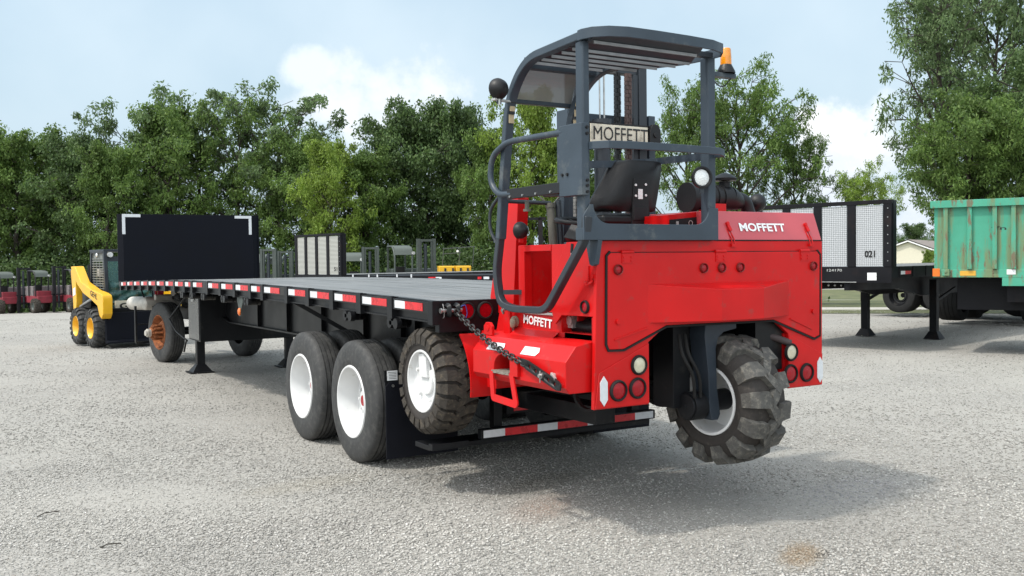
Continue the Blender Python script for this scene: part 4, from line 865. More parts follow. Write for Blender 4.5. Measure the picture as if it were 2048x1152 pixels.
b = MB(); b.tube(fillet([(.235, -.55, 2.105), (.21, -.46, 2.02), (.21, -.455, 1.88), (.235, -.535, 1.76)], .05, 5), .011, n=10); b.build('grab_handle', CAGED, fk)
# step loop down the left side
lp = fillet([(.24, -.548, 1.86), (.235, -.495, 1.60), (.235, -.54, 1.40), (.235, -.70, 1.366), (.235, -1.09, 1.370), (.235, -1.50, 1.800), (.235, -1.52, 1.93)], .075, 6)
b = MB(); b.tube(lp, .02, sq=(.045, .05, (1, 0, 0))); b.build('step_loop', CAGED, fk, bevel=.008)
b = MB(); b.bar((.245, -.56, 1.47), (.36, -.62, 1.47), .05, .03); b.build('loop_bracket', CAGED, fk)
# seat
b = MB(); sx = lambda x: x
prf = [(-.02, 1.975), (-.05, 2.0), (-.055, 2.16), (-.03, 2.33), (.0, 2.342), (.02, 2.325), (.0, 2.15), (.01, 2.01)]
def bk(x, z):  # trapezoid back with wrapped sides
    return x
vs = []; nx = 12; rows = [(1.988, .74, 1.13), (1.995, .68, 1.165), (2.03, .660, 1.178), (2.10, .705, 1.195), (2.20, .775, 1.215), (2.28, .825, 1.228), (2.31, .85, 1.228), (2.325, .88, 1.21)]
for layer in (0, 1):
    for (z, xa_, xb_) in rows:
        for i in range(nx + 1):
            t = i / nx * 2 - 1; e_ = abs(t) ** 3
            y = -1.03 + .03 * e_ + .10 * (z - 2.0) * 0 + (0.035 if layer else 0) + .02 * ((z - 2.2) / .2) ** 2 * 0
            mc = (xa_ + xb_) / 2; wv = (xb_ - xa_) / 2 * (1 if not layer else .95)
            y += .05 * max(0, -t) ** 4 - .018 * (1 if 2.0 < z < 2.3 else 0) * (1 if abs(t) < .8 else 0); vs.append((mc + t * wv, y, z))
fs = []; nr = len(rows)
for layer in (0, 1):
    for r1 in range(nr - 1):
        for i in range(nx):
            a_ = layer * nr * (nx + 1) + r1 * (nx + 1) + i; fs.append((a_, a_ + 1, a_ + nx + 2, a_ + nx + 1))
o1 = nr * (nx + 1)
for i in range(nx):
    fs.append((i, i + 1, o1 + i + 1, o1 + i)); q = (nr - 1) * (nx + 1) + i; fs.append((q, q + 1, o1 + q + 1, o1 + q))
for r1 in range(nr - 1):
    for i in (0, nx):
        q = r1 * (nx + 1) + i; fs.append((q, q + nx + 1, o1 + q + nx + 1, o1 + q))
b._add(vs, fs)
st = b.build('seat_back', PLASTIC, fk, smooth=50)
b = MB(); b.T = Matrix.Translation((1.0, -.985, -.03))  @ Matrix.Translation((0, .985, 0))
b.prism([(-.075, 1.88), (.085, 1.88), (.075, 2.06), (.062, 2.23), (-.05, 2.23), (-.062, 2.06)], 1, -1.055, -1.028); b.box(-.058, .058, -1.062, -1.056, 1.96, 2.05)
b.build('seat_bracket', PLASTIC, fk, bevel=.006)
b = MB(); b.T = Matrix.Translation((1.0, -.985, -.03))  @ Matrix.Translation((0, .985, 0))
for x, z in ((-.038, 2.19), (.045, 2.195), (-.038, 2.12), (.045, 2.125)): b.cyl((x, -1.056, z), (x, -1.062, z), .008, n=8)
b.box(-.018, .020, -1.058, -1.0552, 2.10, 2.165); b.build('seat_label', LETW, fk, smooth=0)
b = MB(); b.prism([(.70, -1.05), (1.20, -1.05), (1.22, -.68), (1.15, -.60), (.80, -.60), (.70, -.66)], 2, 1.905, 1.965); b.sphere((.95, -.82, 1.955), .24, sc=(1, .9, .14)); b.build('seat_cushion', PLASTIC, fk, bevel=.02)
b = MB(); b.box(.80, 1.15, -1.0, -.7, 1.75, 1.91); b.build('seat_base', BLK, fk)
# steering wheel and levers
b = MB(); b.T = Matrix.Translation((.66, -.88, 1.925)) @ Matrix.Rotation(R(8), 4, 'X')
b.tube([(.17 * cos(2 * pi * i / 28), .17 * sin(2 * pi * i / 28), 0) for i in range(28)], .016, n=10, closed=True)
for a in (90, 210, 330): b.bar((0, 0, -.03), (.165 * cos(R(a)), .165 * sin(R(a)), 0), .02, .012)
b.cyl((0, 0, -.12), (0, 0, 0), .03, n=16); b.build('steering_wheel', PLASTIC, fk)
b = MB(); b.T = Matrix.Translation((.40, -1.17, 1.83)) @ Matrix.Rotation(R(35), 4, 'Y') @ Matrix.Rotation(R(20), 4, 'Z'); b.box(-.035, .035, -.045, .045, -.05, .05); b.cyl((0, 0, .05), (0, 0, .10), .012, n=8); b.build('control_box', PLASTIC, fk, bevel=.008)
b = MB(); b.cyl((.345, -1.20, 1.66), (.345, -1.22, 1.76), .010, n=10); b.build('gas_strut', STEEL, fk)
b = MB(); b.cyl((.345, -1.215, 1.72), (.345, -1.225, 1.775), .016, n=10); b.build('strut_collar', PLASTIC, fk)
# console
b = MB(); b.prism([(1.03, 1.86), (1.262, 1.89), (1.262, 1.978), (1.03, 1.955)], 1, -1.30, -.8); b.build('console', RED, fk)
b = MB(); b.prism([(1.035, 1.86), (1.26, 1.88), (1.26, 1.945), (1.035, 1.925)], 1, -1.306, -1.3005); b.build('instrument_panel', PLASTIC, fk, smooth=0)
b = MB(); b.lathe([(0, .016), (.004, .018), (.004, .014)], o=(1.205, -1.307, 1.905), ax=(0, -1, 0), n=16); b.box(1.085, 1.105, -1.31, -1.3065, 1.890, 1.915); b.build('gauges', ALU, fk)
# mast
b = MB()
for x0, x1 in ((.955, 1.01), (1.705, 1.765)): b.box(x0, x1, -.30, -.16, .95, 2.76)
b.box(1.01, 1.705, -.19, -.165, 2.70, 2.76); b.build('outer_mast', CAGE, fk, bevel=.004)
b = MB()
for x0, x1 in ((1.02, 1.08), (1.62, 1.695)): b.box(x0, x1, -.29, -.17, .95, 3.12)
b.box(1.08, 1.62, -.27, -.20, 3.06, 3.12); b.box(1.575, 1.62, -.28, -.24, 1.0, 3.06); b.box(.995, 1.595, -.25, -.2, 1.6, 1.68); b.build('inner_mast', CAGED, fk, bevel=.004)
b = MB(); b.cyl((1.255, -.31, 1.2), (1.255, -.31, 2.66), .060, n=22); b.cyl((1.255, -.31, 2.66), (1.255, -.31, 2.70), .072, n=22); b.build('lift_cylinder', CAGED, fk)
b = MB(); b.cyl((1.235, -.31, 2.6), (1.235, -.31, 3.05), .006, n=8); b.cyl((1.275, -.31, 2.6), (1.275, -.31, 3.05), .007, n=8); b.build('cylinder_rods', STEEL, fk)
def leafchain(p0, p1, w, pitch=.03):
    b = MB(); p0 = Vector(p0); p1 = Vector(p1); n = int((p1 - p0).length / pitch)
    for i in range(n):
        c = p0.lerp(p1, (i + .5) / n)
        for k in range(3): b.box(c.x - w / 2 + k * w / 3 + .001, c.x - w / 2 + (k + 1) * w / 3 - .002, c.y - .014 - (.003 if (i + k) % 2 else 0), c.y + .014, c.z - pitch * .46, c.z + pitch * .46)
    return b
leafchain((1.405, -.30, 1.7), (1.405, -.30, 3.06), .048).build('lift_chain', PLASTIC, fk, smooth=0)
leafchain((1.505, -.30, 1.7), (1.505, -.30, 3.06), .052).build('lift_chain', mat('rusty_chain', (.075, .045, .04), .6, var=.4, scale=20), fk, smooth=0)
leafchain((.92, -.45, 1.85), (.92, -.45, 2.42), .040, .025).build('hose_chain', mat('grey_chain', (.16, .16, .15), .5, var=.4), fk, smooth=0)
b = MB(); b.box(1.10, 1.665, -.372, -.352, 2.495, 2.67); b.build('crosshead', PLASTIC, fk)
b = MB(); b.box(1.10, 1.625, -.382, -.3725, 2.525, 2.655); b.build('name_plate', CREAM, fk, bevel=.002)
wtext('lettering', 'MOFFETT', .50, LETB, fk, frame((1.372, -.3845, 2.590), (1, 0, 0), (0, 0, 1)), offset=.0, height=.098)
b = MB(); b.prism([(1.635, 2.49), (1.735, 2.49), (1.735, 2.64), (1.71, 2.68), (1.66, 2.68), (1.635, 2.64)], 1, -.40, -.37); b.cyl((1.685, -.40, 2.60), (1.685, -.41, 2.60), .02, n=12); b.build('pulley_cover', PLASTIC, fk, bevel=.003)
b = MB(); b.box(.82, 1.78, -.14, -.08, .80, 1.25); b.box(.86, 1.73, .0, .05, 1.42, 1.50); b.build('carriage', BLK, fk)
b = MB(); b.box(.80, .91, -.05, 1.1, .72, .77); b.box(.80, .91, -.05, .0, .72, 1.2); b.build('fork_tine', BLK, fk)
b = MB(); b.box(1.68, 1.79, -.05, 1.1, .72, .77); b.box(1.68, 1.79, -.05, .0, .72, 1.2); b.build('fork_tine', BLK, fk)
b = MB(); b.cyl((.60, -.63, 1.77), (.60, -.60, 2.03), .028, n=18); b.cyl((.60, -.60, 2.03), (.60, -.598, 2.06), .034, n=18); b.bar((.57, -.60, 2.06), (.53, -.58, 2.10), .012); b.bar((.63, -.60, 2.06), (.67, -.6, 2.10), .012); b.build('tilt_cylinder', OLIVE, fk)
b = MB(); b.cyl((.66, -.63, 1.77), (.66, -.60, 2.08), .022, n=14); b.build('guide_rod', CAGED, fk)
# beacon
b = MB(); b.box(1.232, 1.43, yr + .02, yr + .075, 2.818, 2.846); b.build('beacon_bracket', CAGE, fk, bevel=.002)
b = MB(); b.lathe([(0, .058), (.0, .06), (.012, .058), (.055, .036), (.055, 0)], o=(1.365, yr + .045, 2.847), ax=(0, 0, 1), n=28); bb = b.build('beacon_base', PLASTIC, fk, smooth=50)
b = MB(); b.lathe([(0, .036), (.04, .035), (.10, .031), (.105, .028), (.105, .0)], o=(1.365, yr + .045, 2.90), ax=(0, 0, 1), n=28); b.build('beacon_lens', AMB, fk, smooth=50)
b = MB(); b.tube(fillet([(1.245, yr + .04, 2.815), (1.27, yr + .03, 2.765), (1.33, yr + .03, 2.755), (1.40, yr + .04, 2.815)], .03, 6), .004, n=6); b.build('beacon_cable', PLASTIC, fk)
b = MB(); b.box(.245, .252, -1.30, -.98, 2.0, 2.001); 
# ================================================================== CHAIN
def torus_link(b, c, d, up, L_=.052, w=.026, r=.0058, n=16):
    d = Vector(d).normalized(); up = (Vector(up) - d * Vector(up).dot(d)).normalized(); pts = []
    hl = L_ / 2 - w / 2
    for i in range(n):
        a = 2 * pi * i / n; pts.append(Vector(c) + d * (cos(a) * w / 2 + (hl if cos(a) > 0 else -hl)) + up * (sin(a) * w / 2))
    b.tube(pts, r, n=6, closed=True)
A = Vector((.15, -.075, 1.33)); Bp = Vector((.115, -1.03, 1.045)); n = 25
b = MB()
def cpt(t): return A.lerp(Bp, t) + Vector((0, 0, -.035 * 4 * t * (1 - t)))
for i in range(n):
    t = (i + .5) / n; d = cpt(t + .01) - cpt(t - .01); sd = d.cross(Vector((0, 0, 1))).normalized(); u2 = sd.cross(d).normalized()
    torus_link(b, cpt(t), d, (sd + u2 * .5) if i % 2 else (u2 - sd * .5), L_=(A - Bp).length / n * 1.36, w=.034, r=.0065)
chn = b.build('tie_down_chain', CHAINM, None, smooth=60)
cb = MB(); d = (Vector((.112, -1.40, .945)) - Vector((.112, -1.05, 1.045))).normalized(); p0 = Vector((.112, -1.0, 1.058)); cb.bar(p0, p0 + d * .44, .012, .055, up=(-1, 0, 0))
cb = MB(); e_ = d; nrm = Vector((-1, 0, 0)); sd = e_.cross(nrm).normalized()
pts = [p0 + sd * .016, p0 - sd * .016] ; 
ol = [p0 - e_ * .01 + sd * .018, p0 + e_ * .06 + sd * .030, p0 + e_ * .40 + sd * .030, p0 + e_ * .43 + sd * .018, p0 + e_ * .43 - sd * .018, p0 + e_ * .40 - sd * .030, p0 + e_ * .06 - sd * .030, p0 - e_ * .01 - sd * .018]
k = len(ol); cb._add([q - nrm * .005 for q in ol] + [q + nrm * .005 for q in ol], [tuple(range(k)), tuple(range(2 * k - 1, k - 1, -1))] + [(i, (i + 1) % k, k + (i + 1) % k, k + i) for i in range(k)])
plo = cb.build('perforated_strap', PLASTIC, chn)
cu = MB()
for q in (.09, .16, .30, .37): cu.cyl(p0 + e_ * q + nrm * .03, p0 + e_ * q - nrm * .03, .013, n=14)
cuo = cu.build('cutter', PLASTIC, None); 
boolean_cut(plo, cuo); plo.data.materials.clear(); plo.data.materials.append(PLASTIC)
cb = MB(); c0 = p0 + e_ * .235; cb.cyl(c0 - nrm * .04, c0 + nrm * .03, .011, n=12); cb.cyl(c0 + nrm * .005, c0 + nrm * .018, .020, n=6); cb.cyl(c0 + nrm * .02 + Vector((0, 0, .03)), c0 + nrm * .02 - Vector((0, 0, .04)), .004, n=6); cb.build('strap_bolt', STEEL, chn)
tag(chn, 'dark steel tie-down chain from the trailer rear corner to the red wheel arm', 'chain')
# short blue cord loop hanging at the chain anchor
b = MB(); b.tube(fillet([(.20, -.055, 1.36), (.235, -.06, 1.375), (.25, -.06, 1.31), (.235, -.06, 1.275), (.21, -.06, 1.30)], .03, 5), .0035, n=6); bc = b.build('cord_loop', mat('blue_cord', (.03, .06, .30), .6), None); tag(bc, 'thin blue cord looped beside the chain at the trailer corner', 'cord')

# ================================================================== helpers for yard objects
def ground_at(px, py):   # point on the terrain seen at a pixel of the photograph (used to find real positions)
    d = r_ * ((px - 1024) / FPX) - u_ * ((py - 576) / FPX) + w_
    t = 5.0
    for _ in range(400):
        p = CP + d * t
        if p.z <= gh(p.x, p.y): return p
        t += .25
    return p
# ================================================================== CONVERTER / TRACTOR REAR AXLE UNDER THE TRAILER NOSE
dl = based('dolly_axle', (1.295, 11.4, 0), rz=R(10), label='low dolly with rusty wheel hubs and pale air tank under the long trailer nose', cat='dolly')
DT = .52
for s in (0, 1):
    e = wheel(dl, (.43 if s == 0 else WD - .43, 11.45, DT - .004), flip=bool(s))
    road_tyre(DT, .28, ribs=True).build('tyre', TYR, e, smooth=40)
    rb = MB(); rb.lathe([(.0, .300), (-.004, .29), (.02, .28), (.05, .265), (.10, .255), (.12, .23), (.05, .17), (.04, .13), (.04, .0)], n=48); rb.build('rim', RUST, e, smooth=45)
    rb = MB(); rb.cyl((.04, 0, 0), (-.14, 0, 0), .085, n=20)
    for q in range(10):
        a = 2 * pi * q / 10; rb.cyl((.05, .125 * cos(a), .125 * sin(a)), (-.10, .115 * cos(a), .115 * sin(a)), .020, n=8); rb.bar((.0, .10 * cos(a), .10 * sin(a)), (-.12, .09 * cos(a), .09 * sin(a)), .03)
    rb.build('hub', RUST, e)
    rb = MB(); rb.cyl((-.13, 0, 0), (-.20, 0, 0), .07, n=20); rb.cyl((-.20, 0, 0), (-.225, 0, 0), .05, n=20); rb.build('hub_cap', TANK, e, bevel=.004)
b = MB(); b.cyl((.75, 11.45, DT), (1.84, 11.45, DT), .07, n=16); b.sphere((1.295, 11.45, DT), .19, n=16); b.build('axle', BLKG, dl)
b = MB(); b.box(.90, .98, 10.6, 13.0, .72, .92); b.box(1.61, 1.69, 10.6, 13.0, .72, .92); b.box(.9, 1.69, 10.65, 10.72, .74, .9); b.box(.9, 1.69, 12.6, 12.7, .74, .9); b.build('frame_rails', BLKG, dl)
b = MB(); b.cyl((1.295, 11.45, .98), (1.295, 11.45, 1.03), .42, n=28); b.box(.95, 1.64, 11.2, 11.7, .9, .98); b.build('fifth_wheel', BLKG, dl)
b = MB(); b.cyl((.52, 12.05, 1.0), (.52, 12.85, .98), .12, n=24) ; b.sphere((.52, 12.05, 1.0), .12, sc=(1, .4, 1)); b.sphere((.52, 12.85, .98), .12, sc=(1, .4, 1)); b.build('air_tank', TANK, dl, smooth=50)
b = MB(); b.cyl((.40, 11.95, 1.0), (1.0, 11.95, 1.0), .115, n=24); b.sphere((.40, 11.95, 1.0), .115, sc=(.4, 1, 1)); b.cyl((.50, 11.75, 1.11), (.78, 11.75, 1.11), .05, n=16); b.build('air_tank', TANK, dl, smooth=50)
b = MB(); b.cyl((.58, 11.80, 1.22), (.66, 11.78, 1.22), .085, n=14); b.tube([(.60, 11.8, 1.22 + .08 * sin(a / 10 * 6.28)) if 0 else (.56, 11.8 + .07 * cos(a / 10 * 6.28), 1.22 + .09 * sin(a / 10 * 6.28)) for a in range(10)], .02, closed=True); b.build('red_hose_coil', mat('red_hose', (.38, .02, .05), .55, var=.2), dl)
b = MB(); b.tube(fillet([(.45, 12.3, 1.35), (.42, 12.1, 1.15), (.46, 11.9, .95), (.7, 11.6, .9)], .1), .014, n=8); b.tube(fillet([(.62, 11.2, 1.25), (.60, 10.8, 1.05), (.9, 10.5, 1.1)], .1), .014, n=8); b.cyl((.66, 11.15, 1.12), (.66, 10.95, 1.12), .07, n=14); b.cyl((.70, 10.75, 1.10), (.70, 10.6, 1.10), .085, n=14); b.build('brake_hoses', RUB, dl)
b = MB(); b.bar((.34, 12.25, .30), (.34, 12.25, .95), .03, .05); b.bar((.34, 12.25, .30), (.8, 12.25, .30), .04); b.bar((.34, 12.25, .62), (.62, 12.25, .62), .02); b.build('mud_guard_hanger', BLKG, dl)

# ================================================================== SKID STEER LOADER
P0 = ground_at(181, 698)
sk = empty('skid_steer_loader', (P0.x, P0.y, 0), rz=R(9), label='yellow skid steer loader with black bucket and tinted cab behind the trailer nose', cat='loader')
for s in (0, 1):
    for y in (0, .98):
        e = empty('wheel', (0 if s == 0 else 1.75, y, .395), parent=sk); e.rotation_euler = (0, 0, pi if s else 0)
        lug_tyre(.40, .30, .21, 18, lug_h=.028, lw=.062, slope=.6).build('tyre', [TYR, TYR], e, smooth=30)
        b = MB(); b.lathe([(.01, .215), (.0, .21), (.03, .19), (.10, .17), (.12, .0)], n=36); b.build('rim', YEL, e, smooth=45)
b = MB(); b.box(.32, 1.43, -.35, 1.35, .22, .80); b.box(.30, 1.45, .9, 1.5, .3, 1.25); b.build('chassis', BLKG, sk, bevel=.01)
for s in (0, 1):
    x0, x1 = (.06, .25) if s == 0 else (1.50, 1.69)
    b = MB(); b.prism([(1.16, 1.62), (1.42, 1.64), (1.50, 1.56), (1.42, 1.15), (1.36, .72), (1.20, .70), (1.14, .95), (1.16, 1.25)], 0, x0 + .02, x1 - .04)
    b.build('arm_tower', YEL, sk, bevel=.01)
    b = MB(); b.prism([(1.42, 1.66), (1.14, 1.665), (.74, 1.33), (.0, 1.17), (-.45, 1.12), (-.62, 1.08), (-.66, 1.0), (-.64, .70), (-.54, .60), (-.42, .66), (-.30, .86), (.10, .98), (.62, 1.10), (1.0, 1.28), (1.30, 1.50)], 0, x0, x1); a_ = b.build('lift_arm', YEL, sk, bevel=.012)
    b = MB(); b.cyl(((x0 + x1) / 2, 1.1, .80), ((x0 + x1) / 2, .25, 1.0), .035, n=12); b.build('lift_cylinder', STEEL, sk)
o = text('lettering', 'GEHL', .44, LETB, sk, frame((.0585, -.10, 1.08), (0, -1, -.20), (0, -.20, 1)), offset=.02, height=.115)
b = MB(); b.quad((.0745, 1.36, 1.18), (.0745, 1.18, 1.22), (.0745, 1.18, 1.06), (.0745, 1.36, 1.02)); b.build('side_decal', LETW, sk, smooth=0)
# cab
cf = MB(); 
for x in (.36, 1.34):
    cf.bar((x, .02, .75), (x, .10, 1.98), .07); cf.bar((x, 1.02, .95), (x, .92, 1.98), .07); cf.bar((x, .07, 1.97), (x, .95, 1.97), .07); cf.bar((x, .05, 1.05), (x, 1.0, 1.05), .05)
cf.box(.32, 1.38, .06, .98, 1.96, 2.01); cf.bar((.36, .09, 1.80), (1.34, .09, 1.80), .05, .12)
cf.build('cab_frame', CAGED, sk, bevel=.006)
b = MB()
for q in range(15): z = 1.08 + q * .052; b.box(.345, .365, .16, .90, z, z + .018)
for q in range(4): b.box(.350, .360, .22 + q * .2, .24 + q * .2, 1.05, 1.9)
b.box(.36, .37, .10, .95, 1.78, 1.95); b.build('side_grille', mat('grille_grey', (.16, .17, .16), .5), sk)
b = MB(); b.prism([(.40, .80), (1.30, .80), (1.30, 1.76), (.40, 1.76)], 1, .055, .062); b.build('front_glass', GLASS, sk, smooth=0)
b = MB(); b.box(.45, 1.25, .5, .6, .9, 1.6); b.box(.45, 1.25, .15, .6, .85, .95); b.sphere((.70, .35, 1.12), .17); b.build('seat', PLASTIC, sk, bevel=.03)
GRN = mat('green_tinted_plastic_sheet', (.028, .085, .075), .25, var=.6, scale=8, bump=.8, bscale=9)
b = MB(); vs_ = []; fs_ = []
for j in range(13):
    for i in range(17): vs_.append((.42 + .86 * i / 16, .01 + .03 * sin(i * 1.1 + j * .5) + .02 * sin(j * 1.3 - i * .7), .90 + .46 * j / 12 - .05 * sin(i * .6) * (j / 12)))
for j in range(12):
    for i in range(16): q_ = j * 17 + i; fs_.append((q_, q_ + 1, q_ + 18, q_ + 17))
b._add(vs_, fs_)
b.build('front_cover', GRN, sk, smooth=80)
for x in (.42, .62): pass
b = MB(); b.cyl((.44, .0, 1.90), (.44, .05, 1.90), .055, n=18); b.build('cab_light', LENSC, sk, smooth=60); b = MB(); b.sphere((.34, .55, 1.90), .05, sc=(.5, 1, 1)); b.build('cab_light', LENSC, sk, smooth=60)
b = MB(); b.cyl((.62, 1.15, 1.45), (.62, 1.15, 1.6), .09, n=16); b.build('exhaust_cap', TANK, sk)
b = MB(); b.box(.42, 1.35, -.30, -.26, .73, .95); b.build('step_plate', CREAM, sk)
text('lettering', 'GEHL', .72, LETB, sk, frame((.86, -.3015, .84), (1, 0, 0), (0, 0, 1)), offset=.03, height=.13)
b = MB(); b.prism([(-.42, .12), (-.42, .72), (-.50, .72), (-.53, .16), (-.60, .13), (-.60, .10), (-.42, .10)], 0, .16, 1.68); b.box(.4, 1.5, -.42, -.36, .30, .66); b.build('bucket', NAVY, sk, bevel=.004)

# ================================================================== PARKED FORKLIFTS (smaller, in rows far behind)
def forklift(name_m, hoodm, cagem, lab, loc, rz, group):
    t = empty('parked_forklift', loc, rz=rz, label=lab, cat='forklift', group=group)
    b = MB()
    for x in (-.34, .24): b.box(x, x + .10, -1.02, -.88, .12, 2.48)
    for x in (-.23, .17): b.box(x, x + .06, -.99, -.9, .3, 2.40)
    b.box(-.33, .33, -1.0, -.9, 2.38, 2.46); b.box(-.40, .41, -1.02, -.94, .95, 1.03); b.box(-.40, .41, -1.02, -.94, .55, .62); b.build('mast', cagem, t)
    b = MB(); b.cyl((-.02, -.92, .3), (-.02, -.92, 2.3), .06, n=10); b.build('lift_cylinder', CAGED, t)
    for x in (-.40, .28):
        b = MB(); b.box(x, x + .11, -1.09, -1.03, .05, .75); b.box(x, x + .11, -2.0, -1.05, .05, .09); b.build('fork_tine', cagem, t)
    b = MB(); b.box(-1.0, 1.0, -.75, .95, .55, .92); b.box(-.95, -.25, -.55, -.1, .9, 1.18); b.build('body', name_m, t, bevel=.02)
    b = MB(); b.prism([(.15, .9), (1.25, .9), (1.25, 1.15), (1.05, 1.42), (.15, 1.42)], 0, -.95, .95); b.build('engine_hood', hoodm, t, bevel=.03)
    b = MB()
    for x in (-1.02, -.38): b.tube(fillet([(x, -.45, .9), (x, -.50, 1.9), (x, -.25, 2.22), (x, .55, 2.24)], .2), .03, sq=(.05, .05)); b.bar((x, .5, .9), (x, .5, 2.22), .06)
    b.box(-1.04, -.36, .48, .54, 2.18, 2.24); b.build('cage', cagem, t)
    b = MB(); cp = fillet([(0, -.50, 1.92), (0, -.40, 2.20), (0, .5, 2.27)], .2)
    for i in range(len(cp) - 1): b._add([(-1.02, cp[i].y, cp[i].z), (-.36, cp[i].y, cp[i].z), (-.36, cp[i + 1].y, cp[i + 1].z), (-1.02, cp[i + 1].y, cp[i + 1].z)], [(0, 1, 2, 3)])
    b.build('roof', mat('dusty_roof', (.10, .115, .105), .7, spec=.2) if 'dusty_roof' not in bpy.data.materials else bpy.data.materials['dusty_roof'], t)
    b = MB(); b.box(-.85, -.5, .1, .2, .95, 1.5); b.box(-.85, -.5, -.25, .2, .93, 1.02); b.build('seat', PLASTIC, t, bevel=.02)
    b = MB(); b.cyl((-.36, -.52, 1.98), (-.36, -.60, 1.98), .06, n=12); b.build('headlight', LENSC, t)
    for (x, y, f) in ((-1.22, -.55, 0), (1.22, -.55, 1), (-.15, 1.15, 0)):
        e = empty('wheel', (x, y, .40), parent=t); e.rotation_euler = (0, 0, pi if f else 0)
        if 'small_lug_tyre' not in bpy.data.meshes:
            o = lug_tyre(.40, .30, .20, 16, lug_h=.03, lw=.07, slope=.6).build('tyre', [TYM, TYM], e, smooth=30); o.data.name = 'small_lug_tyre'
            b = MB(); b.lathe([(.01, .205), (.02, .19), (.06, .16), (.06, 0)], n=24); o = b.build('rim', GREYF, e); o.data.name = 'small_rim'
        else:
            for nm, mn in (('tyre', 'small_lug_tyre'), ('rim', 'small_rim')):
                o = bpy.data.objects.new(nm, bpy.data.meshes[mn]); COL.objects.link(o); o.parent = e
    return t
DKB2 = mat('row_mast_black', (.012, .012, .014), .5, spec=.3)
DREDF = mat('dusty_dark_red', (.20, .018, .03), .6, var=.2)
HOODG = mat('dusty_hood', (.17, .15, .15), .6, var=.2)
def dep_pt(px, dep):
    p = at(px, 540, dep); return (p.x, p.y, gh(p.x, p.y))
f0 = forklift(DREDF, HOODG, DKB2, 'dark red forklift with tall mast, second from the left edge of the distant row', dep_pt(36, 52.5), R(12), 'forklifts parked by the trees')
def cp_fork(src, px, dep, rz, lab, s=1.0, dz=0.0):
    c = copy_tree(src); p = dep_pt(px, dep); c.location = (p[0], p[1], p[2] + dz); c.rotation_euler = (0, 0, rz); c['label'] = lab; c.scale = (s, s, s); return c
cp_fork(f0, 104, 51.5, R(14), 'dark red forklift parked just left of the yellow loader')
cp_fork(f0, -26, 53.5, R(12), 'forklift at the left edge of the photo, mostly out of frame')
cp_fork(f0, 176, 51, R(12), 'forklift whose roof shows behind the yellow loader cab')
g0 = forklift(GREYF, GREYF, GREYF, 'grey-green forklift with rounded cab roof behind the second trailer deck', dep_pt(742, 44), R(-24), 'grey forklifts behind the second trailer')
cp_fork(g0, 838, 42, R(-10), 'grey-green forklift with the tallest mast, left of the yellow machine', 1.2, .05)
cp_fork(g0, 556, 46, R(-40), 'forklift mast leaning just right of the black headboard', 1.16)
cp_fork(g0, 588, 47, R(-40), 'forklift mast half hidden by the silver slatted headboard', 1.13)
g0.scale = (1.13, 1.13, 1.13)
# yellow machine
p = dep_pt(908, 38)
ym = empty('yellow_machine', p, rz=R(-25), label='low yellow machine with a thin black canopy frame behind the second trailer', cat='machine')
b = MB(); b.box(-.62, -.02, -.9, .9, .75, 1.78); b.box(.02, .62, -.9, .9, .75, 1.78); b.build('body', YEL, ym, bevel=.03)
b = MB()
for x in (-.42, -.12, .18, .45): b.box(x, x + .07, -.93, -.905, 1.3, 1.70)
b.build('vents', LETB, ym)
b = MB()
for x in (-.45, .2, .75): b.bar((x, .2, 1.75), (x + .06, .2, 2.52), .03)
b.bar((-.42, .2, 2.46), (.85, .2, 2.54), .04); b.bar((-.40, .2, 2.26), (.3, .2, 2.30), .035); b.build('canopy_frame', GREYF, ym)
b = MB(); b.cyl((.15, .12, 2.36), (.15, .05, 2.36), .05, n=12); b.build('lamp', LENSC, ym)
for x in (-.8, .6):
    for y in (-.7, .5):
        b = MB(); b.lathe([(0, .2), (0, .42), (.03, .45), (.22, .45), (.25, .42), (.25, .2)], o=(x, y, .45), n=24); b.build('tyre', RUB, ym)

# ================================================================== OTHER FLATBED TRAILERS
def plate_mat(name, kind):
    m = bpy.data.materials.new(name); m.use_nodes = True; nt = m.node_tree; N = nt.nodes; L = nt.links; b = N['Principled BSDF']
    b.inputs['Base Color'].default_value = (.62, .63, .64, 1); b.inputs['Metallic'].default_value = .35; b.inputs['Roughness'].default_value = .38
    tc = N.new('ShaderNodeTexCoord'); mp = N.new('ShaderNodeMapping'); L.new(tc.outputs['Object'], mp.inputs['Vector'])
    if kind == 'diamond':
        mp.inputs['Rotation'].default_value = (R(45), 0, 0)
        c = N.new('ShaderNodeTexChecker'); c.inputs['Scale'].default_value = 42; L.new(mp.outputs[0], c.inputs['Vector']); h = c.outputs['Fac']
        c.inputs['Color1'].default_value = (.56, .57, .58, 1); c.inputs['Color2'].default_value = (.27, .28, .29, 1); L.new(c.outputs['Color'], b.inputs['Base Color'])
    else:
        w = N.new('ShaderNodeTexWave'); w.bands_direction = 'Z'; w.inputs['Scale'].default_value = 8; L.new(mp.outputs[0], w.inputs['Vector']); h = w.outputs['Fac']
        mx = N.new('ShaderNodeMix'); mx.data_type = 'RGBA'; L.new(h, mx.inputs[0]); mx.inputs[6].default_value = (.22, .22, .20, 1); mx.inputs[7].default_value = (.56, .55, .50, 1); L.new(mx.outputs[2], b.inputs['Base Color'])
    bp = N.new('ShaderNodeBump'); bp.inputs['Strength'].default_value = .5; bp.inputs['Distance'].default_value = .01; L.new(h, bp.inputs['Height']); L.new(bp.outputs[0], b.inputs['Normal'])
    return m
DIA = plate_mat('diamond_plate', 'diamond'); SLA = plate_mat('slatted_aluminium', 'slat')
DKB = mat('dark_trailer_paint', (.007, .007, .009), .5, var=.25, scale=2, dirt=(.022, .014, .013), dirt_amt=.4, dscale=1.5, spec=.18)
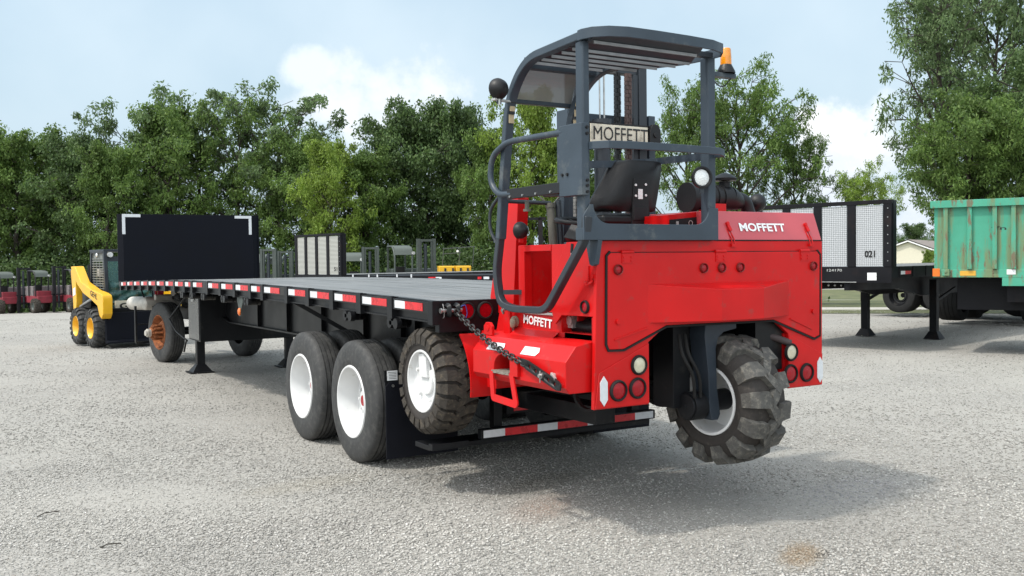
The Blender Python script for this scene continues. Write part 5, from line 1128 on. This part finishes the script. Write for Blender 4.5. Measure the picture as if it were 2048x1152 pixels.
# local frame: x = 0 at headboard, +x towards the rear, y from 0 (near end of headboard) to 2.59
def parked_trailer(name, loc, rz, L_, lab, cat, grp, panel, hbh=1.25, deck=1.40, legs=True, wheels=True, wy=9.0, headboard=True, legx=3.3, apron=.42):
    t = empty(name, loc, rz=rz, label=lab, cat=cat, group=grp)
    b = MB(); b.box(.0, L_, .02, 2.57, deck - .05, deck - .002); b.build('deck', DECK, t)
    b = MB(); b.box(.0, L_, 0, .02, deck - .30 + .1, deck); b.box(.0, L_, 2.57, 2.59, deck - .2, deck); b.box(-.02, 0, 0, 2.59, deck - apron, deck); b.build('side_rail', DKB, t, bevel=.003)
    b = MB()
    for q in range(int(L_ / .61)): b.box(.3 + q * .61, .38 + q * .61, -.012, .004, deck - .18, deck + .002)
    b.build('stake_pockets', DKB, t)
    b = MB(); b.prism([(.02, deck - .42), (2.2, deck - .45), (3.4, deck - .62), (L_ - .3, deck - .62), (L_ - .3, deck - .06), (.02, deck - .06)], 1, .76, .86); b.prism([(.02, deck - .42), (2.2, deck - .45), (3.4, deck - .62), (L_ - .3, deck - .62), (L_ - .3, deck - .06), (.02, deck - .06)], 1, 1.73, 1.83); b.build('main_beams', DKB, t)
    q = 0.35
    while q < L_: b = MB(); b.m = 0; b.box(q, q + .18, -.018, -.013, deck - .14, deck - .08); b.m = 1; b.box(q + .18, q + .44, -.018, -.013, deck - .14, deck - .08); b.build('reflective_tape', [TAPEW, TAPER], t, smooth=0); q += 2.4
    pass
    if headboard:
        b = MB()
        for y in (0.0, .64, 1.27, 1.88, 2.45): b.box(-.03, .03, y, y + .14, deck, deck + hbh)
        b.box(-.035, .035, -.01, 2.60, deck + hbh - .06, deck + hbh + .01); b.box(.03, .16, -.015, .03, deck, deck + hbh)
        hf = b.build('headboard_frame', DKB, t, bevel=.004)
        b = MB()
        for y0, y1 in ((.14, .64), (.78, 1.27), (1.41, 1.88), (2.02, 2.45)): b.box(-.012, .012, y0 + .015, y1 - .015, deck + .01, deck + hbh - .075)
        if panel: b.build('headboard_plates', panel, t, smooth=0)
        for z in range(8): b = MB(); bolt(b, (-.03, .06, deck + .1 + z * .15), (-1, 0, 0), .010, .006); b.build('rivet', STEEL, t)
    if legs:
        for y in (.58, 2.0):
            b = MB(); b.box(legx - .07, legx + .07, y - .07, y + .07, .08, deck - .3)
            b._add([(legx - .16, y - .16, .0), (legx + .16, y - .16, .0), (legx + .16, y + .16, .0), (legx - .16, y + .16, .0), (legx - .08, y - .08, .15), (legx + .08, y - .08, .15), (legx + .08, y + .08, .15), (legx - .08, y + .08, .15)], [(0, 3, 2, 1), (4, 5, 6, 7), (0, 1, 5, 4), (1, 2, 6, 5), (2, 3, 7, 6), (3, 0, 4, 7)])
            b.bar((legx + .05, y, .75), (legx + 1.2, y, deck - .5), .05); b.build('landing_leg', DKB, t)
    if wheels:
        for xx in (wy, wy + 1.25):
            for (y, f) in ((.02, 1), (2.57, 0)):
                e = empty('wheel', (xx, y, .505), parent=t); e.rotation_euler = (0, 0, pi / 2 if f else -pi / 2)
                if 'plain_road_tyre' not in bpy.data.meshes:
                    o = road_tyre(.51, .56, ribs=True).build('tyre', RUB, e, smooth=40); o.data.name = 'plain_road_tyre'; o = dish_rim(.29, .15).build('rim', BLKG, e); o.data.name = 'plain_rim'  # darker rubber here: shade on the parked tyres put into the colour
                else:
                    for nm, mn in (('tyre', 'plain_road_tyre'), ('rim', 'plain_rim')):
                        o = bpy.data.objects.new(nm, bpy.data.meshes[mn]); COL.objects.link(o); o.parent = e
        b = MB(); b.cyl((wy, .3, .505), (wy, 2.3, .505), .07, n=12); b.cyl((wy + 1.25, .3, .505), (wy + 1.25, 2.3, .505), .07, n=12); b.build('axles', DKB, t)
    return t
t1 = parked_trailer('flatbed_trailer', (11.14, 4.67, 0), R(15), 12.2, 'black flatbed trailer with diamond-plate headboard numbered 021', 'trailer', 'parked flatbed trailers', DIA, wy=9.6, legx=3.55, deck=1.50, hbh=1.14, apron=.28)
text('lettering', '021', .185, LETB, t1, frame((-.0145, .38, 1.50 + .22), (0, -1, 0), (0, 0, 1)), offset=.04, height=.125)
b = MB(); b.box(-.026, -.021, .26, .42, 1.265, 1.395); b.build('white_placard', LETW, t1, smooth=0)
text('lettering', '124170', .28, ALU, t1, frame((-.022, 1.02, 1.44), (0, -1, 0), (0, 0, 1)), offset=.01, height=.045)
b = MB()
for y in (.95, 1.07, 1.19): b.sphere((.10, y, 1.17), .022, n=8)
b.build('air_couplings', STEEL, t1)
b = MB(); b.box(-.024, -.02, .62, 2.59, 1.225, 1.235); b.build('trim_strip', ALU, t1)
# trailer with the slatted silver headboard (35 m away)
A_ = at(683, 511, 28.7); B_ = at(590, 514, 30.6); dv = (B_ - A_); ang = math.atan2(dv.y, dv.x) - pi / 2
t2 = parked_trailer('flatbed_trailer', (A_.x, A_.y, gh(A_.x, A_.y)), ang, 11, 'black flatbed trailer with tall silver slatted headboard beyond the main trailer', 'trailer', 'parked flatbed trailers', SLA, hbh=1.24, deck=1.36 - gh(A_.x, A_.y) * .6, wheels=True)
text('lettering', '51', .17, LETB, t2, frame((-.0135, .30, 1.36 - gh(A_.x, A_.y) * .6 + .17), (0, -1, 0), (0, 0, 1)), offset=.03, height=.13)
# second deck crossing behind (20 m away), seen edge-on with open headboard frame
C_ = at(1118, 560, 19.0); D_ = at(690, 560, 20.6); dv = D_ - C_; ang = math.atan2(dv.y, dv.x)
t3 = parked_trailer('flatbed_trailer', (C_.x, C_.y, 0), ang + pi, 0.1, 'x', 'trailer', None, None, headboard=False, legs=False, wheels=False) if 0 else None
ang3 = math.atan2(dv.y, dv.x)
t3 = empty('flatbed_trailer', (D_.x, D_.y, 0), rz=ang3 + pi, label='low black flatbed deck with an open dark headboard frame crossing behind the forklift cage', cat='trailer', group='parked flatbed trailers')
Lt = 6.8
b = MB(); b.box(0, Lt, 0.02, 2.55, 1.33, 1.385); b.build('deck', DKB, t3)
b = MB(); b.box(0, Lt, 0, .02, 1.22, 1.39); b.box(0, Lt, 2.55, 2.57, 1.22, 1.39); b.box(-.02, 0, 0, 2.57, 1.2, 1.39); b.build('side_rail', DKB, t3)
b = MB(); b.box(.1, Lt - .1, .8, .9, .85, 1.33); b.box(.1, Lt - .1, 1.7, 1.8, .85, 1.33); b.build('main_beams', DKB, t3)
b = MB(); b.m = 1; b.box(1.95, 2.12, -.006, -.001, 1.31, 1.36); b.m = 0; b.box(2.12, 2.25, -.006, -.001, 1.31, 1.36); b.m = 1; b.box(3.05, 3.13, -.006, -.001, 1.31, 1.36); b.m = 0; b.box(3.18, 3.30, -.006, -.001, 1.31, 1.36)
for x in (.18, .56, .76, 1.22, 1.55): b.m = 0; b.box(x, x + .03, -.006, -.001, 1.35, 1.42)
b.build('reflective_tape', [TAPEW, TAPER], t3, smooth=0)
b = MB()
for x in (3.75, 3.98, 4.35): b.box(x, x + .08, .0, .05, 1.39, 2.52)
b.box(3.7, 4.5, .0, .05, 2.48, 2.53); b.build('headboard_frame', DKB, t3)
for xx in (5.0, 5.9):
    e = empty('wheel', (xx, .02, .505), parent=t3); e.rotation_euler = (0, 0, pi / 2)
    for nm, mn in (('tyre', 'plain_road_tyre'), ('rim', 'plain_rim')):
        o = bpy.data.objects.new(nm, bpy.data.meshes[mn]); COL.objects.link(o); o.parent = e
for xx in (.5,):
    b = MB(); b.box(xx, xx + .14, .5, .64, 0, 1.1); b.box(xx, xx + .14, 1.9, 2.04, 0, 1.1); b.build('landing_leg', DKB, t3)
# dark trailer behind the green one
E_ = ground_at(1770, 634); F_ = ground_at(2120, 646); ang = math.atan2(F_.y - E_.y, F_.x - E_.x)
t4 = parked_trailer('flatbed_trailer', (E_.x - .6 * cos(ang), E_.y - .6 * sin(ang), 0), ang, 9.5, 'dark flatbed trailer standing in shade behind the green gondola', 'trailer', 'parked flatbed trailers', None, headboard=False, legs=False, wy=1.0, deck=1.36)
for xx, yy in ((3.1, .02), (4.4, .02), (7.6, .02)):
    e = empty('wheel', (xx, yy, .505), parent=t4); e.rotation_euler = (0, 0, pi / 2)
    for nm, mn in (('tyre', 'plain_road_tyre'), ('rim', 'plain_rim')):
        o = bpy.data.objects.new(nm, bpy.data.meshes[mn]); COL.objects.link(o); o.parent = e
b = MB(); b.box(1.5, 9.4, .25, 2.3, .50, 1.3); b.box(-.4, 1.5, .2, 2.3, .62, 1.3); b.build('underbody_block', DKB, t4)  # under-body blocks added to fill in the black mass of undercarriage and shade

# ================================================================== GREEN GONDOLA TRAILER
def green_mat():
    m = bpy.data.materials.new('worn_green_paint'); m.use_nodes = True; nt = m.node_tree; N = nt.nodes; L = nt.links; b = N['Principled BSDF']; b.inputs['Roughness'].default_value = .55
    tc = N.new('ShaderNodeTexCoord')
    def noise(sc, d, stretch=None, r=.6):
        n = N.new('ShaderNodeTexNoise'); n.inputs['Scale'].default_value = sc; n.inputs['Detail'].default_value = d; n.inputs['Roughness'].default_value = r
        if stretch:
            mp = N.new('ShaderNodeMapping'); mp.inputs['Scale'].default_value = stretch; L.new(tc.outputs['Object'], mp.inputs['Vector']); L.new(mp.outputs[0], n.inputs['Vector'])
        else: L.new(tc.outputs['Object'], n.inputs['Vector'])
        return n.outputs[0]
    def mr(i, a, b_, c=0, d=1):
        q = N.new('ShaderNodeMapRange'); q.inputs[1].default_value = a; q.inputs[2].default_value = b_; q.inputs[3].default_value = c; q.inputs[4].default_value = d; L.new(i, q.inputs[0]); return q.outputs[0]
    def mix(f, a, c):
        q = N.new('ShaderNodeMix'); q.data_type = 'RGBA'; L.new(f, q.inputs[0])
        for s_, v_ in ((6, a), (7, c)):
            if isinstance(v_, tuple): q.inputs[s_].default_value = (*v_, 1)
            else: L.new(v_, q.inputs[s_])
        return q.outputs[2]
    col = mix(mr(noise(2, 5), .3, .7), (.04, .26, .165), (.062, .33, .22))
    col = mix(mr(noise(1.9, 8, (1.9, 1.9, .28)), .49, .56, 0, .85), col, (.15, .185, .085))
    col = mix(mr(noise(6, 9, (1.6, 1.6, .35), .7), .55, .60, 0, .85), col, (.15, .09, .05))
    col = mix(mr(noise(9, 9, None, .75), .635, .66), col, (.05, .022, .014))
    L.new(col, b.inputs['Base Color']); return m
GR = green_mat()
G0 = at(1866, 500, 16.3); gd = Vector((.42, -.91, 0)).normalized(); angg = math.atan2(gd.y, gd.x)
gt = empty('gondola_trailer', (G0.x, G0.y, 0), rz=angg, label='worn green ribbed steel gondola trailer with rust patches at the right edge', cat='trailer')
GL = 7.5; zt, zb_ = 2.575, 1.41
b = MB(); b.box(.02, GL, 0, .012, zb_, zt); b.box(.02, .035, .02, 2.4, zb_, zt); b.box(0, GL, 2.39, 2.40, zb_, zt); b.box(.02, GL, .02, 2.4, zb_, zb_ + .05); b.build('box_panel', GR, gt, smooth=0)
b = MB(); x = .17; k = 0
while x < GL:
    b.box(x, x + .07, -.06, .0, zb_ + .04, zt - .05); x += (.365, .375, .275)[k % 3]; k += 1
rbs = b.build('ribs', GR, gt, bevel=.006)
b = MB(); b.box(-.03, GL, -.085, .03, zt - .10, zt + .02); b.box(.0, GL, -.012, .02, zb_ - .10, zb_ + .03); b.box(1.05, GL, -.010, .018, zb_ - .24, zb_ - .10); b.build('rails', GR, gt, bevel=.006)
b = MB(); b.box(0, .11, -.03, -.012, zb_ - .08, zb_ + .05); b.build('orange_lamp', mat('orange_lamp', (.80, .16, .02), .3), gt)
AMR = mat('amber_reflector', (.60, .33, .04), .4)
for x in (.42, 1.55): b = MB(); b.box(x, x + .24, -.016, -.0125, zb_ - .07, zb_ + .01); b.build('amber_reflector', AMR, gt, smooth=0)
b = MB(); b.box(1.12, 1.25, -.018, -.0125, zb_ - .05, zb_ + .03); b.build('white_label', LETW, gt, smooth=0)
for x in (.16, 1.55):
    b = MB(); b.box(x, x + .11, -.10, -.012, zb_ - .07, zb_ + .04); b.cyl((x + .055, -.10, zb_), (x + .055, -.115, zb_), .025, n=10); b.build('tie_lug', GR, gt, bevel=.006)
b = MB(); b.box(.3, GL, .5, 1.9, .75, 1.28); b.box(1.1, GL, .2, 2.2, .9, 1.29); b.build('under_frame', DKB, gt)
for xx in (1.9, 3.2, 5.6, 6.9):
    for (y, f) in ((.10, 1), (2.30, 0)):
        if xx < 4 and f: pass
        e = empty('wheel', (xx + 1.2, y, .505), parent=gt); e.rotation_euler = (0, 0, pi / 2 if f else -pi / 2)
        for nm, mn in (('tyre', 'plain_road_tyre'), ('rim', 'plain_rim')):
            o = bpy.data.objects.new(nm, bpy.data.meshes[mn]); COL.objects.link(o); o.parent = e

# ================================================================== HOUSE, ROAD, GRASS
GRASS = mat('lawn_grass', (.085, .095, .035), .9, var=.35, scale=1.2, dirt=(.16, .15, .07), dirt_amt=.5, dscale=.4)
hp = at(1812, 500, 88); hz0 = gh(hp.x, hp.y)
vd = Vector((hp.x - CP.x, hp.y - CP.y, 0)).normalized(); aH = math.atan2(vd.y, vd.x) - pi / 2 + R(-12)
hs = empty('house', (hp.x, hp.y, hz0), rz=aH, label='cream house with white-trimmed gable beyond the trailers', cat='house')
zr_ = 3.0 - hz0 + .05; wall_h = zr_ - 1.75
CRM = mat('cream_siding', (.66, .62, .50), .7, var=.04)
b = MB(); b.box(-4.6, 4.2, 0, 12, 0, wall_h); b.prism([(-4.6, wall_h), (4.2, wall_h), (1.1 - .9, zr_ - .12)], 1, 0, 12) ; b.build('wall', CRM, hs, smooth=0)
b = MB(); b.bar((-5.2, -.15, wall_h - .22), (.2, -.15, zr_), .12, .26, up=(0, 1, 0)); b.bar((.2, -.15, zr_), (4.9, -.15, wall_h - .1), .12, .26, up=(0, 1, 0)); b.build('roof_trim', LETW, hs)
b = MB(); b._add([(-5.3, -.3, wall_h - .1), (.2, -.3, zr_ + .15), (.2, 12.3, zr_ + .15), (-5.3, 12.3, wall_h - .1), (5.0, -.3, wall_h - .0), (5.0, 12.3, wall_h - .0)], [(0, 1, 2, 3), (1, 4, 5, 2)]); b.build('roof', mat('shingle_roof', (.20, .17, .15), .9, var=.2), hs, smooth=0)
b = MB(); b.box(-1.0, 0, -.02, .02, .9, 2.0); w1 = b.build('window', GLASS, hs); b = MB(); b.box(-1.08, .08, -.03, -.02, .82, .90); b.box(-1.08, .08, -.03, -.02, 2.0, 2.08); b.build('window_trim', LETW, w1)
# lawn beyond the yard on the right, with a pale lane between
lane_dir = R(-52)
mid = at(1690, 560, 36); sheet('grass_verge', GRASS, -20, 26, -4.6, -.9, 24, 6, .012, rot=R(-38), org=(mid.x, mid.y)); v1o = bpy.data.objects['grass_verge']; tag(v1o, 'strip of grass on the near side of the lane', kind='structure')
sheet('lane', mat('pale_lane', (.42, .40, .36), .9, var=.1), -20, 26, -.9, 2.2, 24, 6, .010, rot=R(-38), org=(mid.x, mid.y)); tag(bpy.data.objects['lane'], 'pale gravel lane', kind='structure')
sheet('lawn', GRASS, -25, 60, 2.2, 60, 40, 30, .014, rot=R(-38), org=(mid.x, mid.y)); tag(bpy.data.objects['lawn'], 'dry lawn around the house', kind='structure')
wl = at(500, 540, 60); wr = at(0, 540, 60)
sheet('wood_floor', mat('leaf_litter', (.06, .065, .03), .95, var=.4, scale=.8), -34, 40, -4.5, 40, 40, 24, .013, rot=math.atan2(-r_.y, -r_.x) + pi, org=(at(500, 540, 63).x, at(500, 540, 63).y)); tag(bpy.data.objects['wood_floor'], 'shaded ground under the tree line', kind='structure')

# ================================================================== TREES
def leaf_mat(name, c, c2, tr=.3):
    m = bpy.data.materials.new(name); m.use_nodes = True; nt = m.node_tree; N = nt.nodes; L = nt.links; N.remove(N['Principled BSDF']); out = N['Material Output']
    g = N.new('ShaderNodeNewGeometry'); cr = N.new('ShaderNodeMix'); cr.data_type = 'RGBA'; L.new(g.outputs['Random Per Island'], cr.inputs[0]); cr.inputs[6].default_value = (*c, 1); cr.inputs[7].default_value = (*c2, 1)
    tc = N.new('ShaderNodeTexCoord'); nz = N.new('ShaderNodeTexNoise'); nz.inputs['Scale'].default_value = .45; nz.inputs['Detail'].default_value = 3; L.new(tc.outputs['Object'], nz.inputs['Vector'])
    mr = N.new('ShaderNodeMapRange'); mr.inputs[1].default_value = .3; mr.inputs[2].default_value = .7; mr.inputs[3].default_value = .65; mr.inputs[4].default_value = 1.35; L.new(nz.outputs[0], mr.inputs[0])
    sc = N.new('ShaderNodeVectorMath'); sc.operation = 'SCALE'; L.new(cr.outputs[2], sc.inputs[0]); L.new(mr.outputs[0], sc.inputs['Scale'])
    d = N.new('ShaderNodeBsdfPrincipled'); d.inputs['Roughness'].default_value = .55; d.inputs['Specular IOR Level'].default_value = .35; L.new(sc.outputs[0], d.inputs['Base Color'])
    t = N.new('ShaderNodeBsdfTranslucent'); L.new(sc.outputs[0], t.inputs['Color']); mx = N.new('ShaderNodeMixShader'); mx.inputs[0].default_value = tr; L.new(d.outputs[0], mx.inputs[1]); L.new(t.outputs[0], mx.inputs[2]); L.new(mx.outputs[0], out.inputs[0]); return m
LM = [leaf_mat('leaf_mid_green', (.080, .145, .036), (.170, .255, .062), .45), leaf_mat('leaf_dark_green', (.055, .100, .036), (.120, .185, .058), .40), leaf_mat('leaf_lime_green', (.150, .235, .036), (.250, .340, .060), .45), leaf_mat('leaf_blue_green', (.085, .140, .055), (.165, .235, .095), .45)]
BARK = mat('bark', (.045, .038, .030), .95, var=.4, scale=4, bump=.6, bscale=12)
def mesh_np(name, V, F, k):
    me = bpy.data.meshes.new(name); me.vertices.add(len(V)); me.vertices.foreach_set('co', V.astype(np.float32).ravel())
    me.loops.add(F.size); me.loops.foreach_set('vertex_index', F.astype(np.int32).ravel()); me.polygons.add(F.shape[0]); me.polygons.foreach_set('loop_start', np.arange(0, F.size, k, dtype=np.int32)); me.update(calc_edges=True); return me
def make_tree_meshes(seed, H, Wd, base=.15, n_limb=9, clump_r=.75, leaves=60, leaf=.11, airy=.3, lean=0, top_round=1.0, long_leaf=1.6):
    rg = np.random.default_rng(seed); rd = random.Random(seed)
    b = MB(); tips = []
    # trunk
    k = 9; tp = []
    for i in range(k + 1):
        t = i / k; tp.append((rd.uniform(-.12, .12) * t * 2 + lean * t, rd.uniform(-.12, .12) * t * 2, H * .86 * t))
    r0 = H * .018 + .05
    def taper(pts, ra, rb_):
        for i in range(len(pts) - 1):
            a = ra + (rb_ - ra) * i / (len(pts) - 1); c = ra + (rb_ - ra) * (i + 1) / (len(pts) - 1); b.cyl(pts[i], pts[i + 1], a, c, n=7, cap=False)
    taper(tp, r0, r0 * .18)
    for q in range(n_limb):
        f = base + (1 - base) * (q + rd.random() * .8) / n_limb; f = min(f, .97)
        i = min(int(f * k), k - 1); o = Vector(tp[i]).lerp(Vector(tp[i + 1]), f * k - i); o.z = H * .86 * f
        az_ = q * 2.4 + rd.uniform(-.4, .4); env = Wd / 2 * (math.sin(pi * min(1, (f - base * .5) / (1.05 - base * .5)) ** .8) ** .6 * .75 + .25) * (1 if f < .8 else top_round)
        ln = env * rd.uniform(.7, 1.1); up = rd.uniform(.25, .7) + f * .5
        pts = [o]; d = Vector((cos(az_), sin(az_), up)).normalized(); m = 4
        for s in range(m):
            d = (d + Vector((rd.uniform(-.25, .25), rd.uniform(-.25, .25), rd.uniform(-.1, .2)))).normalized(); pts.append(pts[-1] + d * ln / m * 1.15)
        rr = r0 * (1 - f) * .5 + .03; taper(pts, rr, .012)
        for s in range(1, m + 1):
            tips.append((pts[s], 1.0))
            for w in range(3):
                a2 = az_ + rd.uniform(-1.5, 1.5); sl = ln * rd.uniform(.25, .5); e = pts[s] + Vector((cos(a2) * sl, sin(a2) * sl, rd.uniform(-.15, .6) * sl)); b.bar(pts[s], e, .022, .022); tips.append((e, .9))
    tips.append((Vector(tp[-1]) + Vector((0, 0, H * .06)), 1.0)); tips.append((Vector(tp[-2]), 1.0))
    tm = b.mesh('trunk_mesh'); tm.materials.append(BARK)
    # leaf clumps
    Vs = []
    tips2 = [(t_, s_) for t_, s_ in tips if rd.random() > airy * .35]
    for (t_, s_) in tips2:
        n = int(leaves * s_ * rd.uniform(.6, 1.3)); cr = clump_r * rd.uniform(.6, 1.25)
        v = rg.normal(size=(n, 3)); v /= np.linalg.norm(v, axis=1)[:, None]; v *= (rg.random(n) ** .45)[:, None] * np.array([cr, cr, cr * .72]); v[:, 2] -= .15 * cr
        c = np.array(t_) + v
        ax_ = rg.normal(size=(n, 3)) * .55 + v / cr * .7 + np.array([0, 0, -.25]); ax_ /= np.linalg.norm(ax_, axis=1)[:, None]
        n2 = rg.normal(size=(n, 3)) + np.array([0, 0, 1.2]); sd_ = np.cross(ax_, n2); sd_ /= np.linalg.norm(sd_, axis=1)[:, None] + 1e-9
        s = leaf * rg.uniform(.6, 1.35, n)[:, None]
        Vs.append(np.stack([c - ax_ * s * long_leaf * .5, c + sd_ * s * .45, c + ax_ * s * long_leaf * .5, c - sd_ * s * .45], 1))
    V = np.concatenate(Vs).reshape(-1, 3); F = np.arange(len(V)).reshape(-1, 4)
    return tm, mesh_np('crown_mesh', V, F, 4)
def place_tree(meshes, loc, mi, lab, grp, sc=(1, 1, 1), rz=0, nm='tree'):
    t = empty(nm, loc, rz=rz, label=lab, cat='tree', group=grp); t.scale = sc
    o = bpy.data.objects.new('trunk', meshes[0]); COL.objects.link(o); o.parent = t
    key = (meshes[1].name, mi)
    if key not in CR:
        me = meshes[1].copy(); me.materials.clear(); me.materials.append(LM[mi]); CR[key] = me
    o = bpy.data.objects.new('crown', CR[key]); COL.objects.link(o); o.parent = t; return t
CR = {}
TA = make_tree_meshes(11, 10, 6.5, base=.12, n_limb=22, clump_r=.60, leaves=110, leaf=.115)
TB = make_tree_meshes(12, 10, 6.0, base=.10, n_limb=24, clump_r=.60, leaves=110, leaf=.11, top_round=.8)
TC = make_tree_meshes(13, 10, 7.5, base=.22, n_limb=18, clump_r=.50, leaves=80, leaf=.11, airy=1.0, long_leaf=2.2)
TD = make_tree_meshes(14, 10, 5.0, base=.08, n_limb=26, clump_r=.52, leaves=105, leaf=.105)
TE = make_tree_meshes(15, 10, 8.0, base=.22, n_limb=26, clump_r=.52, leaves=95, leaf=.085, airy=.8, long_leaf=2.5)   # airy locust
TF = make_tree_meshes(16, 12, 6.0, base=.34, n_limb=22, clump_r=.46, leaves=95, leaf=.075, airy=1.1, long_leaf=1.9)
TG = make_tree_meshes(17, 10, 6.5, base=.36, n_limb=22, clump_r=.60, leaves=150, leaf=.09, airy=.4, long_leaf=2.2)
G1 = 'trees of the tree line behind the yard'
line = [ # px, top py, depth, meshes, leaf material, width factor, label
 (-40, 262, 62, TB, 1, 1.15, 'dark tree cut by the left edge of the photo'),
 (35, 262, 60, TA, 0, 1.0, 'mid-green tree standing above the leftmost forklifts'),
 (105, 250, 63, TD, 0, 1.25, 'narrow mid-green tree left of the yellow loader'),
 (165, 256, 60, TB, 1, 1.0, 'dark green tree directly above the yellow loader'),
 (215, 290, 58, TA, 0, .85, 'lower tree between the loader and the black headboard'),
 (270, 240, 62, TC, 3, .95, 'feathery tree above the left corner of the black headboard'),
 (345, 212, 61, TA, 0, 1.0, 'tall green tree above the middle of the black headboard'),
 (400, 208, 64, TC, 3, 1.0, 'forked open tree whose dark limbs show above the headboard'),
 (480, 232, 62, TC, 0, .95, 'open tree above the right corner of the black headboard'),
 (560, 206, 63, TC, 3, 1.05, 'feathery tall tree just right of the black headboard'),
 (610, 250, 60, TB, 0, .9, 'rounded green tree above the silver headboard'),
 (665, 282, 57, TA, 2, .85, 'yellow-green rounded tree above the silver slatted headboard'),
 (735, 285, 59, TD, 0, 1.1, 'green tree between the yellow-green tree and the tall dark ones'),
 (790, 218, 62, TB, 1, .95, 'dark green tree with a sloping left shoulder'),
 (855, 186, 63, TB, 1, .95, 'tallest dark green tree of the line with a narrow top'),
 (925, 196, 63, TB, 1, .85, 'dark rounded tree just left of the forklift cage'),
 (985, 262, 59, TA, 0, .8, 'lower green tree beside the forklift cage left post'),
 (1065, 182, 58, TA, 2, .75, 'bright green tree framed by the forklift cage'),
 (1135, 250, 60, TD, 0, .9, 'green tree behind the cage gate box'),
 (1215, 262, 62, TC, 0, .8, 'green tree seen low between the cage posts'),
]
for (px, top, dep, ms, mi, wf, lab) in line:
    p = at(px, 540, dep); g = gh(p.x, p.y); zt_ = (at(px, top, dep)).z; h = (zt_ - g) / (10 if ms is not TF else 12) * 1.02; rz = random.uniform(0, 6.28)
    place_tree(ms, (p.x, p.y, g), mi, lab, G1, (h * wf * .78, h * wf * .78, h), rz)
# low growth filling under the tree line
def thicket(name, pts, n, hgt, leaf, m, lab):
    rg = np.random.default_rng(3); V = []
    for (a, c) in pts:
        t = rg.random(n)[:, None]; a = np.array(a); c = np.array(c); base = a * (1 - t) + c * t
        z = rg.random(n) ** 1.3 * hgt * (.6 + .5 * np.sin(t[:, 0] * 37) ** 2); off = rg.normal(size=(n, 2)) * .9
        C0 = np.stack([base[:, 0] + off[:, 0], base[:, 1] + off[:, 1], base[:, 2] + z], 1)
        ax_ = rg.normal(size=(n, 3)); ax_ /= np.linalg.norm(ax_, axis=1)[:, None]; sd_ = np.cross(ax_, rg.normal(size=(n, 3))); sd_ /= np.linalg.norm(sd_, axis=1)[:, None]; s = leaf * rg.uniform(.6, 1.4, n)[:, None]
        V.append(np.stack([C0 - ax_ * s * .8, C0 + sd_ * s * .45, C0 + ax_ * s * .8, C0 - sd_ * s * .45], 1))
    V = np.concatenate(V).reshape(-1, 3); me = mesh_np(name, V, np.arange(len(V)).reshape(-1, 4), 4); me.materials.append(m); o = bpy.data.objects.new(name, me); COL.objects.link(o); tag(o, lab, 'undergrowth', kind='stuff'); return o
def tp3(px, dep): p = at(px, 540, dep); return (p.x, p.y, gh(p.x, p.y))
thicket('undergrowth', [(tp3(-80, 58.5), tp3(560, 58)), (tp3(560, 58), tp3(1300, 57)), (tp3(-80, 61), tp3(1300, 60))], 52000, 3.3, .125, LM[1], 'dark shrubby growth filling the foot of the tree line')
# right-hand trees
G2 = 'trees on the right beyond the trailers'
def rt(px, top, dep, ms, mi, wf, lab, hh=10, rz=None, nm='tree'):
    p = at(px, 540, dep); g = gh(p.x, p.y); h = ((at(px, top, dep)).z - g) / hh * 1.02
    return place_tree(ms, (p.x, p.y, g), mi, lab, G2, (h * wf, h * wf, h), random.uniform(0, 6.28) if rz is None else rz, nm)
rt(1480, 172, 42, TE, 0, .72, 'open-crowned locust tree right of the forklift cage')
rt(1375, 215, 44, TE, 0, .6, 'smaller airy tree behind the right cage post')
rt(1590, 282, 43, TE, 0, .6, 'sparse locust tree above the red engine hood')
rt(1725, 352, 52, TE, 2, .7, 'small pale tree above the 021 headboard')
rt(1885, -70, 34, TF, 3, .70, 'tall sparse tree standing behind the green gondola', hh=12)
rt(1990, -60, 36, TE, 3, .62, 'airy tree with thin limbs near the top right corner', hh=10)
rt(1935, 205, 30, TG, 0, .80, 'dense dark green tree low behind the green gondola')
rt(2090, 120, 31, TG, 1, .9, 'dense tree cut by the right edge of the photo')
rt(1830, 442, 110, TB, 1, 1.0, 'distant rounded tree behind the cream house')
rt(1780, 470, 118, TA, 1, .9, 'distant low tree left of the house')
rt(1868, 478, 105, TA, 1, .9, 'distant tree right of the house ridge')
rt(1858, 500, 60, TA, 2, .55, 'small yellow-green bush in front of the house', nm='bush')
thicket('far_undergrowth', [(tp3(1300, 57), tp3(1560, 54))], 18000, 2.2, .125, LM[1], 'distant green growth behind the red forklift')

b = MB(); b.bar((2.262, -1.40, 1.575), (2.30, -1.38, 1.47), .012); b.build('side_stay', RED, fk)
text('lettering', 'ffn', .22, LETB, gt, frame((1.0, -.001, 2.12), (1, 0, -.05), (0, 0, 1)), offset=.01, height=.06)

for k_, (px, py, an, ln, lab) in enumerate(((97, 1046, .5, .16, 'thin dark twig lying on the gravel at the lower left edge'), (222, 1118, .2, .12, 'short dark twig on the gravel near the bottom left'))):
    g_ = ground_at(px, py); b = MB(); b.tube([(-ln / 2, 0, .008), (-ln * .1, .012, .018), (ln / 2, -.006, .010)], .004 if k_ < 2 else .014, n=6)
    o = b.build('twig' if k_ < 2 else 'stone', BARK, None); o.location = (g_.x, g_.y, 0); o.rotation_euler = (0, 0, an); tag(o, lab, 'twig' if k_ < 2 else 'stone')
